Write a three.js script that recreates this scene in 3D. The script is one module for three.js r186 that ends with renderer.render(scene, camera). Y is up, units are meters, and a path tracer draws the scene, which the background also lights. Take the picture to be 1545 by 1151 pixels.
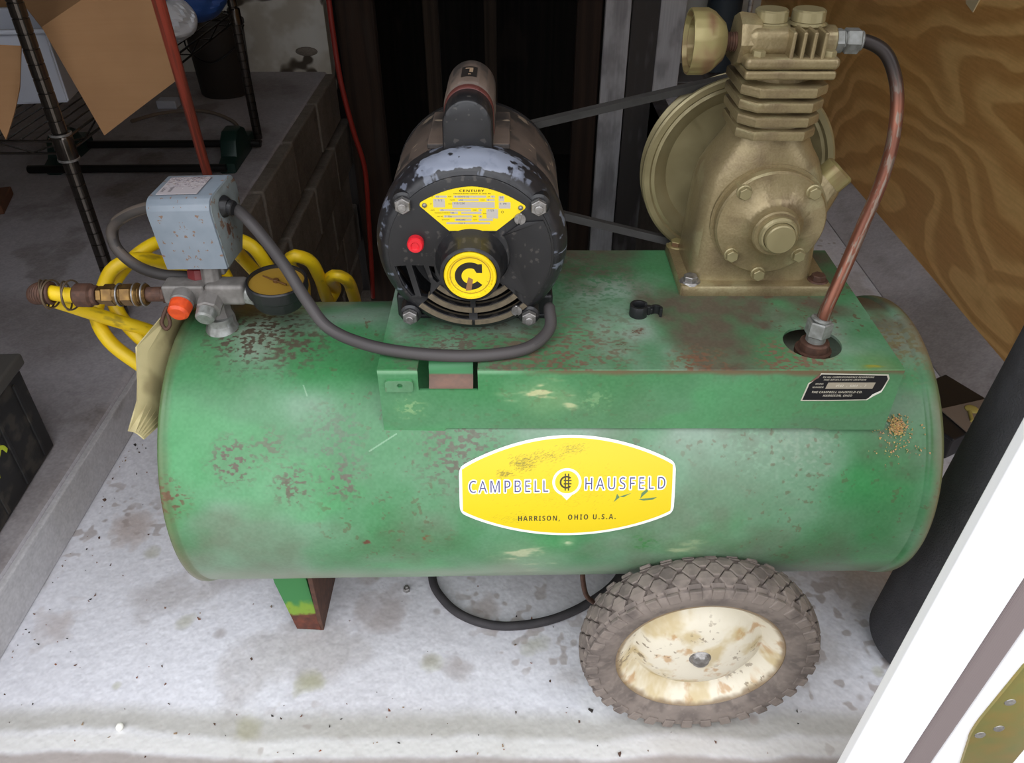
import * as THREE from 'three';
import { RoundedBoxGeometry } from 'three/addons/geometries/RoundedBoxGeometry.js';
import { mergeGeometries, mergeVertices, toCreasedNormals } from 'three/addons/utils/BufferGeometryUtils.js';

// ---------------------------------------------------------------- camera, sky, exposure
const scene = new THREE.Scene();
const camera = new THREE.PerspectiveCamera(2 * Math.atan(575.5 / 1200) * 180 / Math.PI, 1545 / 1151, 0.02, 60);
camera.position.set(0, 1.0276, 0.8043);
camera.rotation.set(-36.8 * Math.PI / 180, 0, 0);
scene.add(camera);
const renderer = new THREE.WebGLRenderer({ antialias: true });
renderer.toneMapping = THREE.LinearToneMapping;
renderer.toneMappingExposure = 2.75;
renderer.shadowMap.enabled = true;
{ // plain overcast sky: brighter overhead than at the horizon, the same all round
  const W = 64, H = 32, d = new Float32Array(W * H * 4);
  for (let j = 0; j < H; j++) for (let i = 0; i < W; i++) {
    const e = ((j + 0.5) / H - 0.5) * Math.PI, l = e > 0 ? (0.52 + 0.75 * Math.sin(e)) : 0.25, o = (j * W + i) * 4;
    d[o] = l * 0.97; d[o + 1] = l * 0.99; d[o + 2] = l * 1.04; d[o + 3] = 1;
  }
  const t = new THREE.DataTexture(d, W, H, THREE.RGBAFormat, THREE.FloatType);
  t.mapping = THREE.EquirectangularReflectionMapping; t.magFilter = THREE.LinearFilter; t.needsUpdate = true;
  scene.background = t; scene.environment = t;
}

// ---------------------------------------------------------------- small helpers
const D2R = Math.PI / 180, V = (x, y, z) => new THREE.Vector3(x, y, z);
function mulberry(a) { return () => { a |= 0; a = a + 0x6D2B79F5 | 0; let t = Math.imul(a ^ a >>> 15, 1 | a); t = t + Math.imul(t ^ t >>> 7, 61 | t) ^ t; return ((t ^ t >>> 14) >>> 0) / 4294967296; }; }
const rnd = mulberry(77);
const clamp = (x, a = 0, b = 1) => Math.min(b, Math.max(a, x)), sst = (a, b, x) => { x = clamp((x - a) / (b - a)); return x * x * (3 - 2 * x); };
function hash(x, y, s) { let h = Math.imul(x, 374761393) + Math.imul(y, 668265263) + Math.imul(s, 1274126177); h = Math.imul(h ^ h >>> 13, 1274126177); return ((h ^ h >>> 16) >>> 0) / 4294967296; }
function vn(x, y, s) { const i = Math.floor(x), j = Math.floor(y); let u = x - i, v = y - j; u = u * u * (3 - 2 * u); v = v * v * (3 - 2 * v);
  const a = hash(i, j, s), b = hash(i + 1, j, s), c = hash(i, j + 1, s), d = hash(i + 1, j + 1, s); return a + (b - a) * u + (c - a) * v + (a - b - c + d) * u * v; }
function fbm(x, y, o, s) { let r = 0, a = 0.5, t = 0; for (let k = 0; k < o; k++) { r += a * vn(x, y, s + k * 17); t += a; a *= 0.5; x = x * 2.03 + 5.1; y = y * 2.03 + 1.7; } return r / t; }
const mix = (a, b, t) => [a[0] + (b[0] - a[0]) * t, a[1] + (b[1] - a[1]) * t, a[2] + (b[2] - a[2]) * t];
// colour texture from f(u, v) -> sRGB 0..255; su, sv = metres that one tile covers
function tex(w, h, f, su = 1, sv = 1) {
  const d = new Uint8Array(w * h * 4);
  for (let j = 0; j < h; j++) for (let i = 0; i < w; i++) { const c = f((i + 0.5) / w, (j + 0.5) / h), o = (j * w + i) * 4; d[o] = clamp(c[0], 0, 255); d[o + 1] = clamp(c[1], 0, 255); d[o + 2] = clamp(c[2], 0, 255); d[o + 3] = 255; }
  const t = new THREE.DataTexture(d, w, h); t.colorSpace = THREE.SRGBColorSpace; t.magFilter = THREE.LinearFilter; t.wrapS = t.wrapT = THREE.MirroredRepeatWrapping; t.repeat.set(1 / su, 1 / sv); t.needsUpdate = true; return t;
}
function grey(w, h, f, su = 1, sv = 1) { const t = tex(w, h, (u, v) => { const x = f(u, v) * 255; return [x, x, x]; }, su, sv); t.colorSpace = THREE.NoColorSpace; return t; }
function canvasTex(w, h, draw) { const c = document.createElement('canvas'); c.width = w; c.height = h; draw(c.getContext('2d'), w, h); const t = new THREE.CanvasTexture(c); t.colorSpace = THREE.SRGBColorSpace; return t; }
const std = (o) => new THREE.MeshStandardMaterial(o);
const names = new Map();
function numbered(n) { const k = names.get(n) ?? 0; names.set(n, k + 1); return k ? n + '_' + String(k).padStart(3, '0') : n; }
function setup(m) { m.castShadow = m.receiveShadow = true; return m; }
// uv in metres by the dominant direction of each face
function boxUV(g) {
  g = g.index ? g.toNonIndexed() : g; const p = g.attributes.position, uv = new Float32Array(p.count * 2), a = V(), b = V(), c = V();
  for (let i = 0; i < p.count; i += 3) {
    a.fromBufferAttribute(p, i); b.fromBufferAttribute(p, i + 1); c.fromBufferAttribute(p, i + 2);
    const n = b.clone().sub(a).cross(c.clone().sub(a)), ax = Math.abs(n.x), ay = Math.abs(n.y), az = Math.abs(n.z);
    [a, b, c].forEach((q, k) => { const u = ax >= ay && ax >= az ? [q.z, q.y] : ay >= az ? [q.x, q.z] : [q.x, q.y]; uv[(i + k) * 2] = u[0]; uv[(i + k) * 2 + 1] = u[1]; });
  }
  g.setAttribute('uv', new THREE.BufferAttribute(uv, 2)); return g;
}
function norm(g) { g = g.index ? g.toNonIndexed() : g; for (const k of Object.keys(g.attributes)) if (!['position', 'normal', 'uv'].includes(k)) g.deleteAttribute(k); g.morphAttributes = {}; return g; }
// one mesh out of one or several geometries
function mesh(name, geos, mat, parent, o = {}) {
  const l = [].concat(geos).map(norm); let g = l.length > 1 ? mergeGeometries(l) : l[0];
  if (!o.keepUV) g = boxUV(g);
  const m = setup(new THREE.Mesh(g, mat)); m.name = numbered(name); if (o.label) m.userData.label = o.label; if (o.kind) m.userData.kind = o.kind;
  (parent ?? scene).add(m); return m;
}
function tag(o, label, category, extra = {}) { Object.assign(o.userData, { label, category }, extra); return o; }
function thing(name, label, category, pos = [0, 0, 0], extra = {}) { const g = new THREE.Group(); g.name = numbered(name); g.position.set(...pos); scene.add(g); return tag(g, label, category, extra); }
function group(name, parent, pos = [0, 0, 0]) { const g = new THREE.Group(); g.name = numbered(name); g.position.set(...pos); parent.add(g); return g; }
const rbox = (w, h, d, x, y, z, r = 0.003, s = 2) => new RoundedBoxGeometry(w, h, d, s, Math.min(r, w / 2.01, h / 2.01, d / 2.01)).translate(x, y, z);
const box = (w, h, d, x, y, z) => new THREE.BoxGeometry(w, h, d).translate(x, y, z);
const UP = V(0, 1, 0);
function along(g, a, b) { const d = b.clone().sub(a); g.applyQuaternion(new THREE.Quaternion().setFromUnitVectors(UP, d.clone().normalize())); return g.translate(a.x, a.y, a.z); }
// lathe of [radius, height] points, turned so that it starts at a and its axis points to b
function lathe(pts, a, b, seg = 40, crease = 35) { return along(toCreasedNormals(new THREE.LatheGeometry(pts.map((p) => new THREE.Vector2(Math.max(p[0], 1e-5), p[1])), seg), crease * D2R), a, b); }
// chamfered cylinder between two points
function rod(a, b, r, r2 = r, seg = 24, ch = 0.12) { const l = a.distanceTo(b), c = Math.min(r, r2) * ch; return lathe([[0, 0], [r - c, 0], [r, c], [r2, l - c], [r2 - c, l], [0, l]], a, b, seg); }
const hex = (a, b, r) => rod(a, b, r, r, 6, 0.1);
function tube(pts, r, seg = 80, rs = 12, closed = false) { return new THREE.TubeGeometry(new THREE.CatmullRomCurve3(pts.map((p) => V(...p)), closed, 'centripetal'), seg, r, rs, closed); }
function ball(p, r) { return new THREE.SphereGeometry(r, 12, 8).translate(p.x, p.y, p.z); }
function capTube(pts, r, seg, rs) { return [tube(pts, r, seg, rs), ball(V(...pts[0]), r), ball(V(...pts.at(-1)), r)]; }
function shapeOf(pts) { return new THREE.Shape(pts.map((p) => new THREE.Vector2(p[0], p[1]))); }
function extrude(shape, depth, bevel = 0, seg = 24) { return toCreasedNormals(new THREE.ExtrudeGeometry(shape, { depth, bevelEnabled: bevel > 0, bevelSize: bevel, bevelThickness: bevel, bevelOffset: -bevel, bevelSegments: 2, curveSegments: seg }), 35 * D2R); }
const rotX = (g, a) => g.rotateX(a * D2R), rotY = (g, a) => g.rotateY(a * D2R), rotZ = (g, a) => g.rotateZ(a * D2R);

// ---------------------------------------------------------------- materials
const speck = (x, y, s, sc, lo, hi) => sst(lo, hi, fbm(x * sc, y * sc, 4, s));
const concreteMap = (base, dark, s, su, sv, more) => tex(1024, 1024, (u, v) => {
  const x = u * su, y = v * sv; let c = mix(base, dark, 0.75 * sst(0.35, 0.75, fbm(x * 3, y * 3, 5, s)));
  c = mix(c, [dark[0] * 0.68, dark[1] * 0.64, dark[2] * 0.58], 0.28 * sst(0.6, 0.78, fbm(x * 8 + 3, y * 8, 5, s + 9)));
  const g = (vn(x * 300, y * 300, s + 3) - 0.5) * 16 + (vn(x * 90, y * 90, s + 4) - 0.5) * 10; c = [c[0] + g, c[1] + g, c[2] + g];
  return more ? more(c, x, y) : c; }, su, sv);
const M = {};

const STAINS = [];
{ const r = mulberry(5); for (let i = 0; i < 46; i++) STAINS.push([0.1 + r() * 1.5, 0.1 + r() * 0.55, 0.006 + r() * 0.02, r() < 0.3 ? [150, 148, 116] : r() < 0.6 ? [150, 132, 122] : [128, 116, 110]]);
  STAINS.push([0.56, 0.315, 0.05, [128, 112, 104]], [0.47, 0.2, 0.022, [150, 146, 110]], [0.4, 0.13, 0.02, [150, 146, 110]], [0.2, 0.35, 0.05, [150, 142, 138]], [0.3, 0.4, 0.05, [140, 132, 130]], [0.06, 0.3, 0.04, [140, 122, 112]], [0.1, 0.5, 0.05, [150, 122, 104]], [0.72, 0.33, 0.03, [130, 112, 100]], [0.88, 0.16, 0.03, [232, 232, 230]]); }
M.floor = std({ map: concreteMap([220, 220, 226], [192, 188, 192], 5, 1.8, 1.8, (c, x, y) => {
  // x: metres from the left edge of the slab, y: metres from its front edge; the stains and the worn front strip have outlines of their own
  const wob = 0.02 * (fbm(x * 5, 1, 3, 71) - 0.5) + 0.006 * (fbm(x * 30, 3, 3, 72) - 0.5), edge = y + wob;
  c = mix(c, [208, 206, 200], 0.7 * (sst(0.088, 0.098, edge) - sst(0.11, 0.13, edge)));
  c = mix(c, [152, 148, 134], 0.55 * (sst(0.115, 0.128, edge + wob * 0.5) - sst(0.138, 0.17, edge)));
  c = mix(c, [154, 144, 138], 0.85 * (1 - sst(0.086, 0.096, edge)));
  for (const [sx, sy, r, k] of STAINS) { if (Math.abs(x - sx) > r * 1.7 || Math.abs(y - sy) > r * 1.7) continue; const d = Math.hypot(x - sx, y - sy) / r + (fbm(x * 40, y * 40, 3, 8) - 0.5) * 1.2; if (d < 1) c = mix(c, k, 0.38 * (1 - d * d)); }
  const pit = sst(0.66, 0.74, fbm(x * 60, y * 60, 2, 33)) * sst(0.48, 0.62, fbm(x * 4, y * 4, 3, 34)); return mix(c, [140, 126, 118], pit * 0.45); }),
  roughness: 0.8, bumpMap: grey(512, 512, (u, v) => fbm(u * 120, v * 120, 4, 2), 0.8, 0.8), bumpScale: 0.001 });
M.ledge = std({ map: concreteMap([174, 170, 174], [124, 116, 114], 15, 1.5, 1.5), roughness: 0.88 });
M.stepFace = std({ map: concreteMap([186, 184, 186], [150, 146, 142], 19, 1.0, 1.0), roughness: 0.9 });
M.block = std({ map: concreteMap([132, 124, 114], [86, 76, 66], 25, 0.8, 0.8), roughness: 0.95 });
M.curb = std({ map: concreteMap([188, 184, 187], [132, 126, 124], 29, 1.2, 1.2), roughness: 0.85 });
M.paving = std({ map: concreteMap([150, 146, 140], [120, 114, 106], 35, 3, 3), roughness: 0.95 });
M.plaster = std({ map: tex(512, 512, (u, v) => { let c = mix([214, 212, 204], [186, 180, 166], sst(0.4, 0.7, fbm(u * 6, v * 6, 4, 41))); const p = sst(0.72, 0.78, fbm(u * 5 + 7, v * 5, 3, 42)); return mix(c, [74, 66, 56], p); }, 0.6, 0.6), roughness: 0.9 });
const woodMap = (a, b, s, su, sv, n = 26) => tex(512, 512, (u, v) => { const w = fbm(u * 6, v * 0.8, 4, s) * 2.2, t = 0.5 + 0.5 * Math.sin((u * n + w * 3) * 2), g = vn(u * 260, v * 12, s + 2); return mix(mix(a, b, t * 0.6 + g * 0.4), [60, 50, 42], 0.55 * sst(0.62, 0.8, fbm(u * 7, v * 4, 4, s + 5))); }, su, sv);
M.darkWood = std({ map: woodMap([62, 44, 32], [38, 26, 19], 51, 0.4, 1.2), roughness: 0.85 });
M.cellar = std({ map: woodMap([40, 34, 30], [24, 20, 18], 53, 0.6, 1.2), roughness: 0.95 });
M.cellarPost = std({ map: woodMap([70, 56, 44], [44, 34, 26], 54, 0.4, 1.2), roughness: 0.9 });
M.whiteBoard = std({ map: tex(256, 512, (u, v) => { const g = vn(u * 90, v * 10, 61) * 14; const c = mix([206, 206, 208], [168, 166, 168], sst(0.4, 0.75, fbm(u * 5, v * 9, 4, 62))); return [c[0] - g, c[1] - g, c[2] - g]; }, 0.3, 1), roughness: 0.7 });
M.greyPost = std({ map: tex(512, 512, (u, v) => { const n = fbm(u * 8, v * 3, 5, 63); let c = mix([128, 126, 128], [76, 72, 70], sst(0.35, 0.6, n)); return mix(c, [186, 184, 184], sst(0.62, 0.7, fbm(u * 6 + 4, v * 2.5, 4, 64))); }, 0.5, 1), roughness: 0.85 });
M.ceiling = std({ map: woodMap([120, 104, 86], [90, 76, 60], 55, 0.5, 1.5), roughness: 0.9 });
// rotary-cut fir plywood: broad flame-shaped bands of late wood
M.plywood = std({ map: tex(1024, 1024, (u, v) => {
  const z = u * 2.4, y = v * 1.2, wx = fbm(z * 2.2 + 3, y * 3.1, 3, 81), wy = fbm(z * 2.0 + 9, y * 3.4 + 2, 3, 82);
  const f = y * 11 + 1.2 * z + 6.5 * fbm(z * 1.5 + wx * 0.5, y * 3.0 + wy * 0.5, 3, 83) + 0.35 * fbm(z * 7, y * 20, 3, 84), t = f - Math.floor(f);
  const late = sst(0.2, 0.55, t) * (1 - sst(0.88, 1.0, t)); let c = mix([244, 196, 122], [206, 150, 82], late * (0.55 + 0.5 * fbm(z * 3, y * 3, 2, 85)));
  c = mix(c, [232, 166, 80], 0.35 * sst(0.5, 0.75, fbm(z * 1.5, y * 2, 3, 86)));
  const g = (vn(z * 24, y * 420, 87) - 0.5) * 13 + (vn(z * 160, y * 160, 88) - 0.5) * 5; return [c[0] + g, c[1] + g, c[2] + g]; }, 2.4, 1.2), roughness: 0.5 });
M.torn = std({ color: '#d8c69a', roughness: 0.8 });

// green machine paint, worn: blobs are [x, y, radius, strength, colour]
const GREEN = [72, 128, 84], FADE = [138, 158, 142], RUST = [98, 64, 48], GRIME = [92, 84, 70];
function greenPaint(x, y, s, fade, grime, blobs, out = []) {
  let c = mix(GREEN, [58, 126, 74], sst(0.4, 0.7, fbm(x * 5, y * 9, 3, s)));
  c = mix(c, FADE, clamp(fade * sst(0.32, 0.7, fbm(x * 7 + 2, y * 7, 4, s + 1)) * 1.25));
  c = mix(c, [70, 160, 92], 0.35 * sst(0.55, 0.75, fbm(x * 9, y * 16 + 4, 3, s + 7)));
  const rough = fbm(x * 60, y * 60, 4, s + 2);
  c = mix(c, GRIME, clamp(grime * sst(0.45, 0.7, fbm(x * 9, y * 9, 4, s + 3)) * (0.45 + rough)));
  for (const [bx, by, r, k, col] of blobs) { const d = Math.hypot(x - bx, y - by) / r; if (d < 1.4) { const f = col[0] > 140 ? 0.42 + 0.45 * (fbm(x * 36 + bx * 9, y * 110, 4, s + 8) - 0.35) : fbm(x * 210 + bx * 9, y * 290, 4, s + 8); c = mix(c, col, clamp(k * sst(1.3, 0.2, d) * (0.25 + 1.5 * sst(0.44, 0.6, f - 0.12 * d + 0.12 * (rough - 0.5))))); } }
  c = mix(c, RUST, 0.6 * Math.min(1, grime * 1.8) * sst(0.7, 0.76, fbm(x * 150, y * 150, 3, s + 5)) * sst(0.55, 0.7, fbm(x * 6 + 9, y * 6, 3, s + 6)));
  const g = (vn(x * 400, y * 400, s) - 0.5) * 9; return [c[0] + g, c[1] + g, c[2] + g];
}
const TANK_R = 0.18, AR = (deg) => deg * D2R * TANK_R;
M.tank = std({ map: tex(1300, 1300, (u, v) => { const x = -0.4 + u * 0.9, a = -60 + v * 240, y = AR(a); // x along the tank, y = arc length round it
  let c = greenPaint(x, y, 101, 0.5 + 0.45 * sst(20, 60, a), 0.3 + 0.7 * sst(62, 92, a), [
    [-0.19, AR(26), 0.03, 0.6, [96, 92, 78]], [-0.245, AR(24), 0.03, 0.55, [96, 90, 76]], [-0.31, AR(33), 0.032, 0.65, [92, 84, 70]], [-0.27, AR(38), 0.025, 0.4, [100, 92, 78]], [-0.06, AR(36), 0.06, 0.6, [92, 92, 76]], [-0.2, AR(40), 0.05, 0.35, [96, 100, 86]],
    [-0.3, AR(86), 0.07, 0.75, [78, 70, 58]], [-0.25, AR(78), 0.05, 0.5, [84, 74, 62]], [0.014, AR(-14), 0.05, 0.85, [168, 178, 142]], [0.06, AR(-2), 0.012, 0.8, [190, 198, 160]], [0.2, AR(-8), 0.035, 0.6, [150, 168, 130]], [0.15, AR(-3), 0.02, 0.5, [60, 120, 64]],
    [0.28, AR(40), 0.06, 0.5, [128, 160, 134]], [0.32, AR(36), 0.05, 0.4, [140, 160, 140]], [-0.17, AR(-1), 0.005, 0.8, RUST], [-0.1, AR(0), 0.008, 0.7, [120, 72, 46]], [0.44, AR(75), 0.06, 0.5, [120, 112, 80]], [-0.385, AR(20), 0.03, 0.5, RUST]]);
  c = mix(c, [150, 154, 132], 0.5 * sst(-14, -30, a + 8 * (fbm(x * 14, y * 8, 3, 111) - 0.5)));
  c = mix(c, [112, 82, 56], 0.6 * sst(0.462, 0.478, x + 0.01 * (fbm(x * 20, y * 20, 3, 112) - 0.5)) + 0.45 * sst(-0.375, -0.39, x + 0.01 * (fbm(x * 20, y * 20, 3, 113) - 0.5)));
  for (const [x0, a0, x1, a1] of [[-0.16, 36, -0.13, 42], [-0.06, 30, -0.03, 33], [0.4, 50, 0.42, 42], [-0.23, 56, -0.235, 60]]) { const dx = x1 - x0, dy = AR(a1 - a0), t = clamp(((x - x0) * dx + (y - AR(a0)) * dy) / (dx * dx + dy * dy)), d = Math.hypot(x - x0 - t * dx, y - AR(a0) - t * dy); if (d < 0.0008) c = mix(c, [160, 186, 160], 0.5); }
  return c; }), roughness: 0.36 });
M.saddleTop = std({ map: tex(1100, 512, (u, v) => { const x = -0.145 + u * 0.56, z = -0.135 + v * 0.27; // worn top of the mounting saddle
  return greenPaint(x, z, 131, 1.25, 0.95, [[-0.04, 0.1, 0.1, 0.6, [98, 92, 78]], [0.08, 0.05, 0.08, 0.45, [110, 108, 90]], [0.1, -0.06, 0.09, 0.3, [52, 112, 66]], [0.3, 0.118, 0.05, 0.75, [122, 96, 76]], [0.2, 0.122, 0.04, 0.6, [118, 88, 68]], [0.05, 0.125, 0.09, 0.55, [112, 92, 74]], [0.385, 0.128, 0.03, 0.8, [150, 150, 60]], [0.33, 0.1, 0.06, 0.3, [150, 158, 130]], [0.14, 0.06, 0.01, 0.8, [96, 70, 56]], [0.12, 0.09, 0.012, 0.6, [96, 80, 62]]]); }), roughness: 0.55 });
M.saddleFront = std({ map: tex(1024, 256, (u, v) => { const x = -0.145 + u * 0.56, y = 0.45 + v * 0.095;
  let c = greenPaint(x, y, 151, 0.18, 0.12, [[0.034, 0.505, 0.03, 1, [182, 186, 140]], [0.0, 0.51, 0.02, 0.6, [150, 176, 130]], [0.06, 0.5, 0.018, 0.8, [170, 182, 138]], [-0.11, 0.49, 0.02, 0.4, [140, 172, 120]], [0.09, 0.5, 0.02, 0.4, [120, 160, 112]]]);
  c = mix(c, [114, 84, 62], 0.8 * sst(0.531, 0.538, y + 0.008 * (fbm(x * 26, 2, 3, 155) - 0.5)) * sst(0.0, 0.06, x)); c = mix(c, [168, 200, 170], 0.5 * sst(0.533, 0.538, y) * sst(0.04, -0.02, x)); return c; }), roughness: 0.45 });
for (const [m, rx, ry, ox, oy] of [[M.tank, 1, 1, 0, 0]]) m.map.repeat.set(rx, ry);
M.greenPlain = std({ map: tex(256, 256, (u, v) => greenPaint(u * 0.3, v * 0.3, 171, 0.3, 0.5, []), 0.3, 0.3), roughness: 0.5 });
M.legPaint = std({ map: tex(256, 256, (u, v) => { const y = v * 0.2 + 0.02 * (fbm(u * 20, v * 20, 3, 5) - 0.5); let c = mix([118, 62, 44], [70, 40, 32], fbm(u * 30, v * 30, 3, 6)); c = mix(c, [120, 150, 50], sst(0.035, 0.045, y)); return mix(c, [58, 120, 66], sst(0.05, 0.066, y)); }, 0.2, 0.2), roughness: 0.75 });
M.rustBrown = std({ map: tex(256, 256, (u, v) => mix([100, 66, 50], [62, 42, 34], fbm(u * 16, v * 16, 4, 7)), 0.15, 0.15), roughness: 0.8 });
// olive-gold paint of the pump
M.gold = std({ map: tex(512, 512, (u, v) => { const x = u * 0.25, y = v * 0.25; let c = mix([160, 144, 108], [136, 121, 88], fbm(x * 14, y * 14, 4, 201)); c = mix(c, [112, 94, 72], 0.6 * sst(0.52, 0.85, fbm(x * 26, y * 26, 5, 203))); c = mix(c, [186, 180, 140], 0.4 * sst(0.6, 0.75, fbm(x * 30, y * 30 + 5, 3, 204))); const g = (vn(x * 700, y * 700, 3) - 0.5) * 12; return [c[0] + g, c[1] + g, c[2] + g]; }, 0.25, 0.25), metalness: 0.4, roughness: 0.32, bumpMap: grey(256, 256, (u, v) => fbm(u * 60, v * 60, 3, 6), 0.1, 0.1), bumpScale: 0.00018 });
M.goldWorn = std({ map: tex(256, 256, (u, v) => { const x = u * 0.2, y = v * 0.2; return mix([150, 138, 92], [122, 88, 66], sst(0.42, 0.75, fbm(x * 26, y * 26, 4, 211))); }, 0.2, 0.2), metalness: 0.3, roughness: 0.45 });
M.goldClean = std({ map: tex(256, 256, (u, v) => mix([168, 156, 118], [140, 129, 94], fbm(u * 8, v * 8, 3, 215)), 0.2, 0.2), metalness: 0.35, roughness: 0.35 });
M.blackEnamel = std({ map: tex(1024, 1024, (u, v) => { const x = u * 0.25 - 0.125, y = v * 0.25 - 0.125; let c = mix([26, 26, 28], [38, 37, 38], fbm(u * 12, v * 12, 3, 221)); c = mix(c, [92, 86, 80], 0.5 * sst(0.66, 0.76, fbm(u * 40, v * 40, 3, 222))); return c; }, 0.25, 0.25), roughness: 0.38 });
// enamel of the rounded shoulder, chipped through to a grey primer along the top
M.chipped = std({ map: tex(1024, 128, (u, v) => { const a = u * 360, r = Math.min(Math.abs(a - 90), Math.abs(a - 450)), ed = fbm(u * 60, v * 5, 4, 231); let c = mix([28, 28, 31], [42, 41, 43], fbm(u * 40, v * 4, 3, 232)); const worn = sst(66, 10, r + (ed - 0.5) * 40) * sst(0.2, 0.5, v) * sst(1.02, 0.85, v); c = mix(c, [132, 138, 152], sst(0.44, 0.5, worn * (0.12 + 1.25 * ed))); const side = sst(0.6, 0.72, fbm(u * 70 + 9, v * 6, 4, 233)) * (r < 120 ? 1 : 0); return mix(c, [120, 126, 140], side * 0.8); }), roughness: 0.36 });
M.shell = std({ map: tex(512, 512, (u, v) => { let c = mix([118, 102, 90], [78, 66, 58], fbm(u * 7, v * 9, 4, 241)); c = mix(c, [48, 43, 40], sst(0.5, 0.75, fbm(u * 11 + 4, v * 6, 4, 242))); return mix(c, [168, 150, 128], 0.8 * sst(0.7, 0.78, fbm(u * 16, v * 24, 4, 243))); }, 0.3, 0.3), roughness: 0.7 });
M.dustBar = std({ map: tex(256, 256, (u, v) => mix([128, 114, 92], [84, 76, 62], fbm(u * 20, v * 20, 4, 245)), 0.1, 0.1), roughness: 0.85 });
M.steel = std({ map: tex(128, 128, (u, v) => mix([176, 174, 172], [120, 116, 112], fbm(u * 9, v * 9, 3, 251)), 0.03, 0.03), metalness: 0.7, roughness: 0.35 });
M.zinc = std({ map: tex(128, 128, (u, v) => mix([170, 172, 170], [112, 112, 106], fbm(u * 9, v * 9, 3, 252)), 0.05, 0.05), metalness: 0.45, roughness: 0.5 });
M.castGrey = std({ map: tex(256, 256, (u, v) => mix([140, 136, 132], [96, 92, 88], fbm(u * 12, v * 12, 4, 253)), 0.1, 0.1), metalness: 0.3, roughness: 0.55 });
M.brass = std({ map: tex(128, 128, (u, v) => mix([150, 118, 66], [96, 72, 44], fbm(u * 8, v * 8, 3, 254)), 0.05, 0.05), metalness: 0.75, roughness: 0.38 });
M.rustSteel = std({ map: tex(128, 128, (u, v) => mix([104, 72, 56], [70, 50, 42], fbm(u * 12, v * 12, 3, 255)), 0.05, 0.05), metalness: 0.3, roughness: 0.65 });
M.copper = std({ map: tex(256, 512, (u, v) => { let c = mix([142, 90, 70], [106, 66, 52], fbm(u * 8, v * 12, 3, 257)); c = mix(c, [132, 122, 110], 0.8 * sst(0.56, 0.66, fbm(u * 14, v * 22, 4, 258))); return mix(c, [58, 52, 50], sst(0.7, 0.86, v) * (1 - sst(0.97, 1, v))); }), metalness: 0.6, roughness: 0.42 });
M.belt = std({ map: tex(256, 64, (u, v) => mix([74, 72, 70], mix([52, 50, 48], [120, 124, 52], sst(0.62, 0.75, fbm(u * 12, 1, 3, 262))), fbm(u * 20, v * 4, 3, 261)), 0.3, 0.05), roughness: 0.7 });
M.rubber = std({ map: tex(512, 512, (u, v) => mix([64, 60, 62], [44, 42, 44], fbm(u * 14, v * 14, 3, 265)), 0.2, 0.2), roughness: 0.75 });
M.tyre = std({ map: tex(512, 512, (u, v) => { const c = mix([128, 117, 109], [96, 87, 82], sst(0.3, 0.8, fbm(u * 10, v * 10, 4, 266))); return mix(c, [150, 138, 128], 0.3 * sst(0.55, 0.8, fbm(u * 30, v * 30, 3, 267))); }, 0.2, 0.2), roughness: 0.85 });
M.rim = std({ map: tex(1024, 1024, (u, v) => { const x = (u - 0.5) * 0.24, y = (v - 0.5) * 0.24, r = Math.hypot(x, y); let c = mix([222, 214, 194], [198, 180, 140], sst(0.45, 0.75, fbm(u * 9, v * 9, 4, 271))); c = mix(c, [168, 116, 66], 0.5 * sst(0.6, 0.8, fbm(u * 18, v * 18, 4, 272)) * sst(0.4, 0.6, fbm(u * 5 + 3, v * 5, 3, 276))); c = mix(c, [92, 76, 60], 0.55 * sst(0.64, 0.72, fbm(u * 44 + 3, v * 44, 4, 273)) * sst(0.52, 0.68, fbm(u * 4, v * 4, 3, 274))); c = mix(c, [110, 88, 62], 0.75 * sst(0.097, 0.104, r + 0.006 * (fbm(u * 20, v * 20, 3, 275) - 0.5))); return c; }), roughness: 0.4 });
M.switchGrey = std({ map: tex(512, 512, (u, v) => { let c = mix([128, 137, 146], [114, 124, 133], fbm(u * 8, v * 8, 3, 281)); c = mix(c, [118, 84, 62], 0.8 * sst(0.735, 0.78, fbm(u * 26, v * 26, 4, 282))); return c; }, 0.12, 0.12), roughness: 0.35 });
M.switchSide = std({ map: tex(256, 256, (u, v) => mix(mix([128, 136, 138], [100, 106, 104], fbm(u * 8, v * 8, 3, 285)), [96, 66, 46], 0.85 * sst(0.66, 0.74, fbm(u * 16, v * 16, 4, 286))), 0.1, 0.1), roughness: 0.5 });
M.blackPlastic = std({ color: '#1b1b1d', roughness: 0.45 });
M.cable = std({ map: tex(128, 256, (u, v) => mix([80, 75, 74], [50, 47, 47], fbm(u * 5, v * 40, 3, 291)), 1, 1), roughness: 0.6 });
M.cableDark = std({ map: tex(128, 256, (u, v) => mix([50, 46, 44], [88, 78, 70], sst(0.5, 0.8, fbm(u * 5, v * 30, 3, 292)))), roughness: 0.6 });
M.yellowHose = std({ map: tex(128, 1024, (u, v) => mix(mix([238, 204, 24], [216, 178, 20], fbm(u * 4, v * 90, 3, 295)), [130, 108, 44], 0.5 * sst(0.66, 0.8, fbm(u * 6, v * 200, 4, 296)))), roughness: 0.45 });
M.red = std({ color: '#d8202c', roughness: 0.35 });
M.orange = std({ map: tex(64, 64, (u, v) => mix([232, 88, 36], [190, 62, 26], fbm(u * 6, v * 6, 3, 301)), 0.03, 0.03), roughness: 0.45 });
M.card = std({ map: tex(512, 512, (u, v) => { const k = vn(u * 4, v * 150, 305) * 3; const c = mix([168, 128, 88], [150, 112, 76], fbm(u * 6, v * 6, 4, 306)); return [c[0] - k, c[1] - k, c[2] - k]; }, 0.5, 0.5), roughness: 0.85 });
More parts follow.
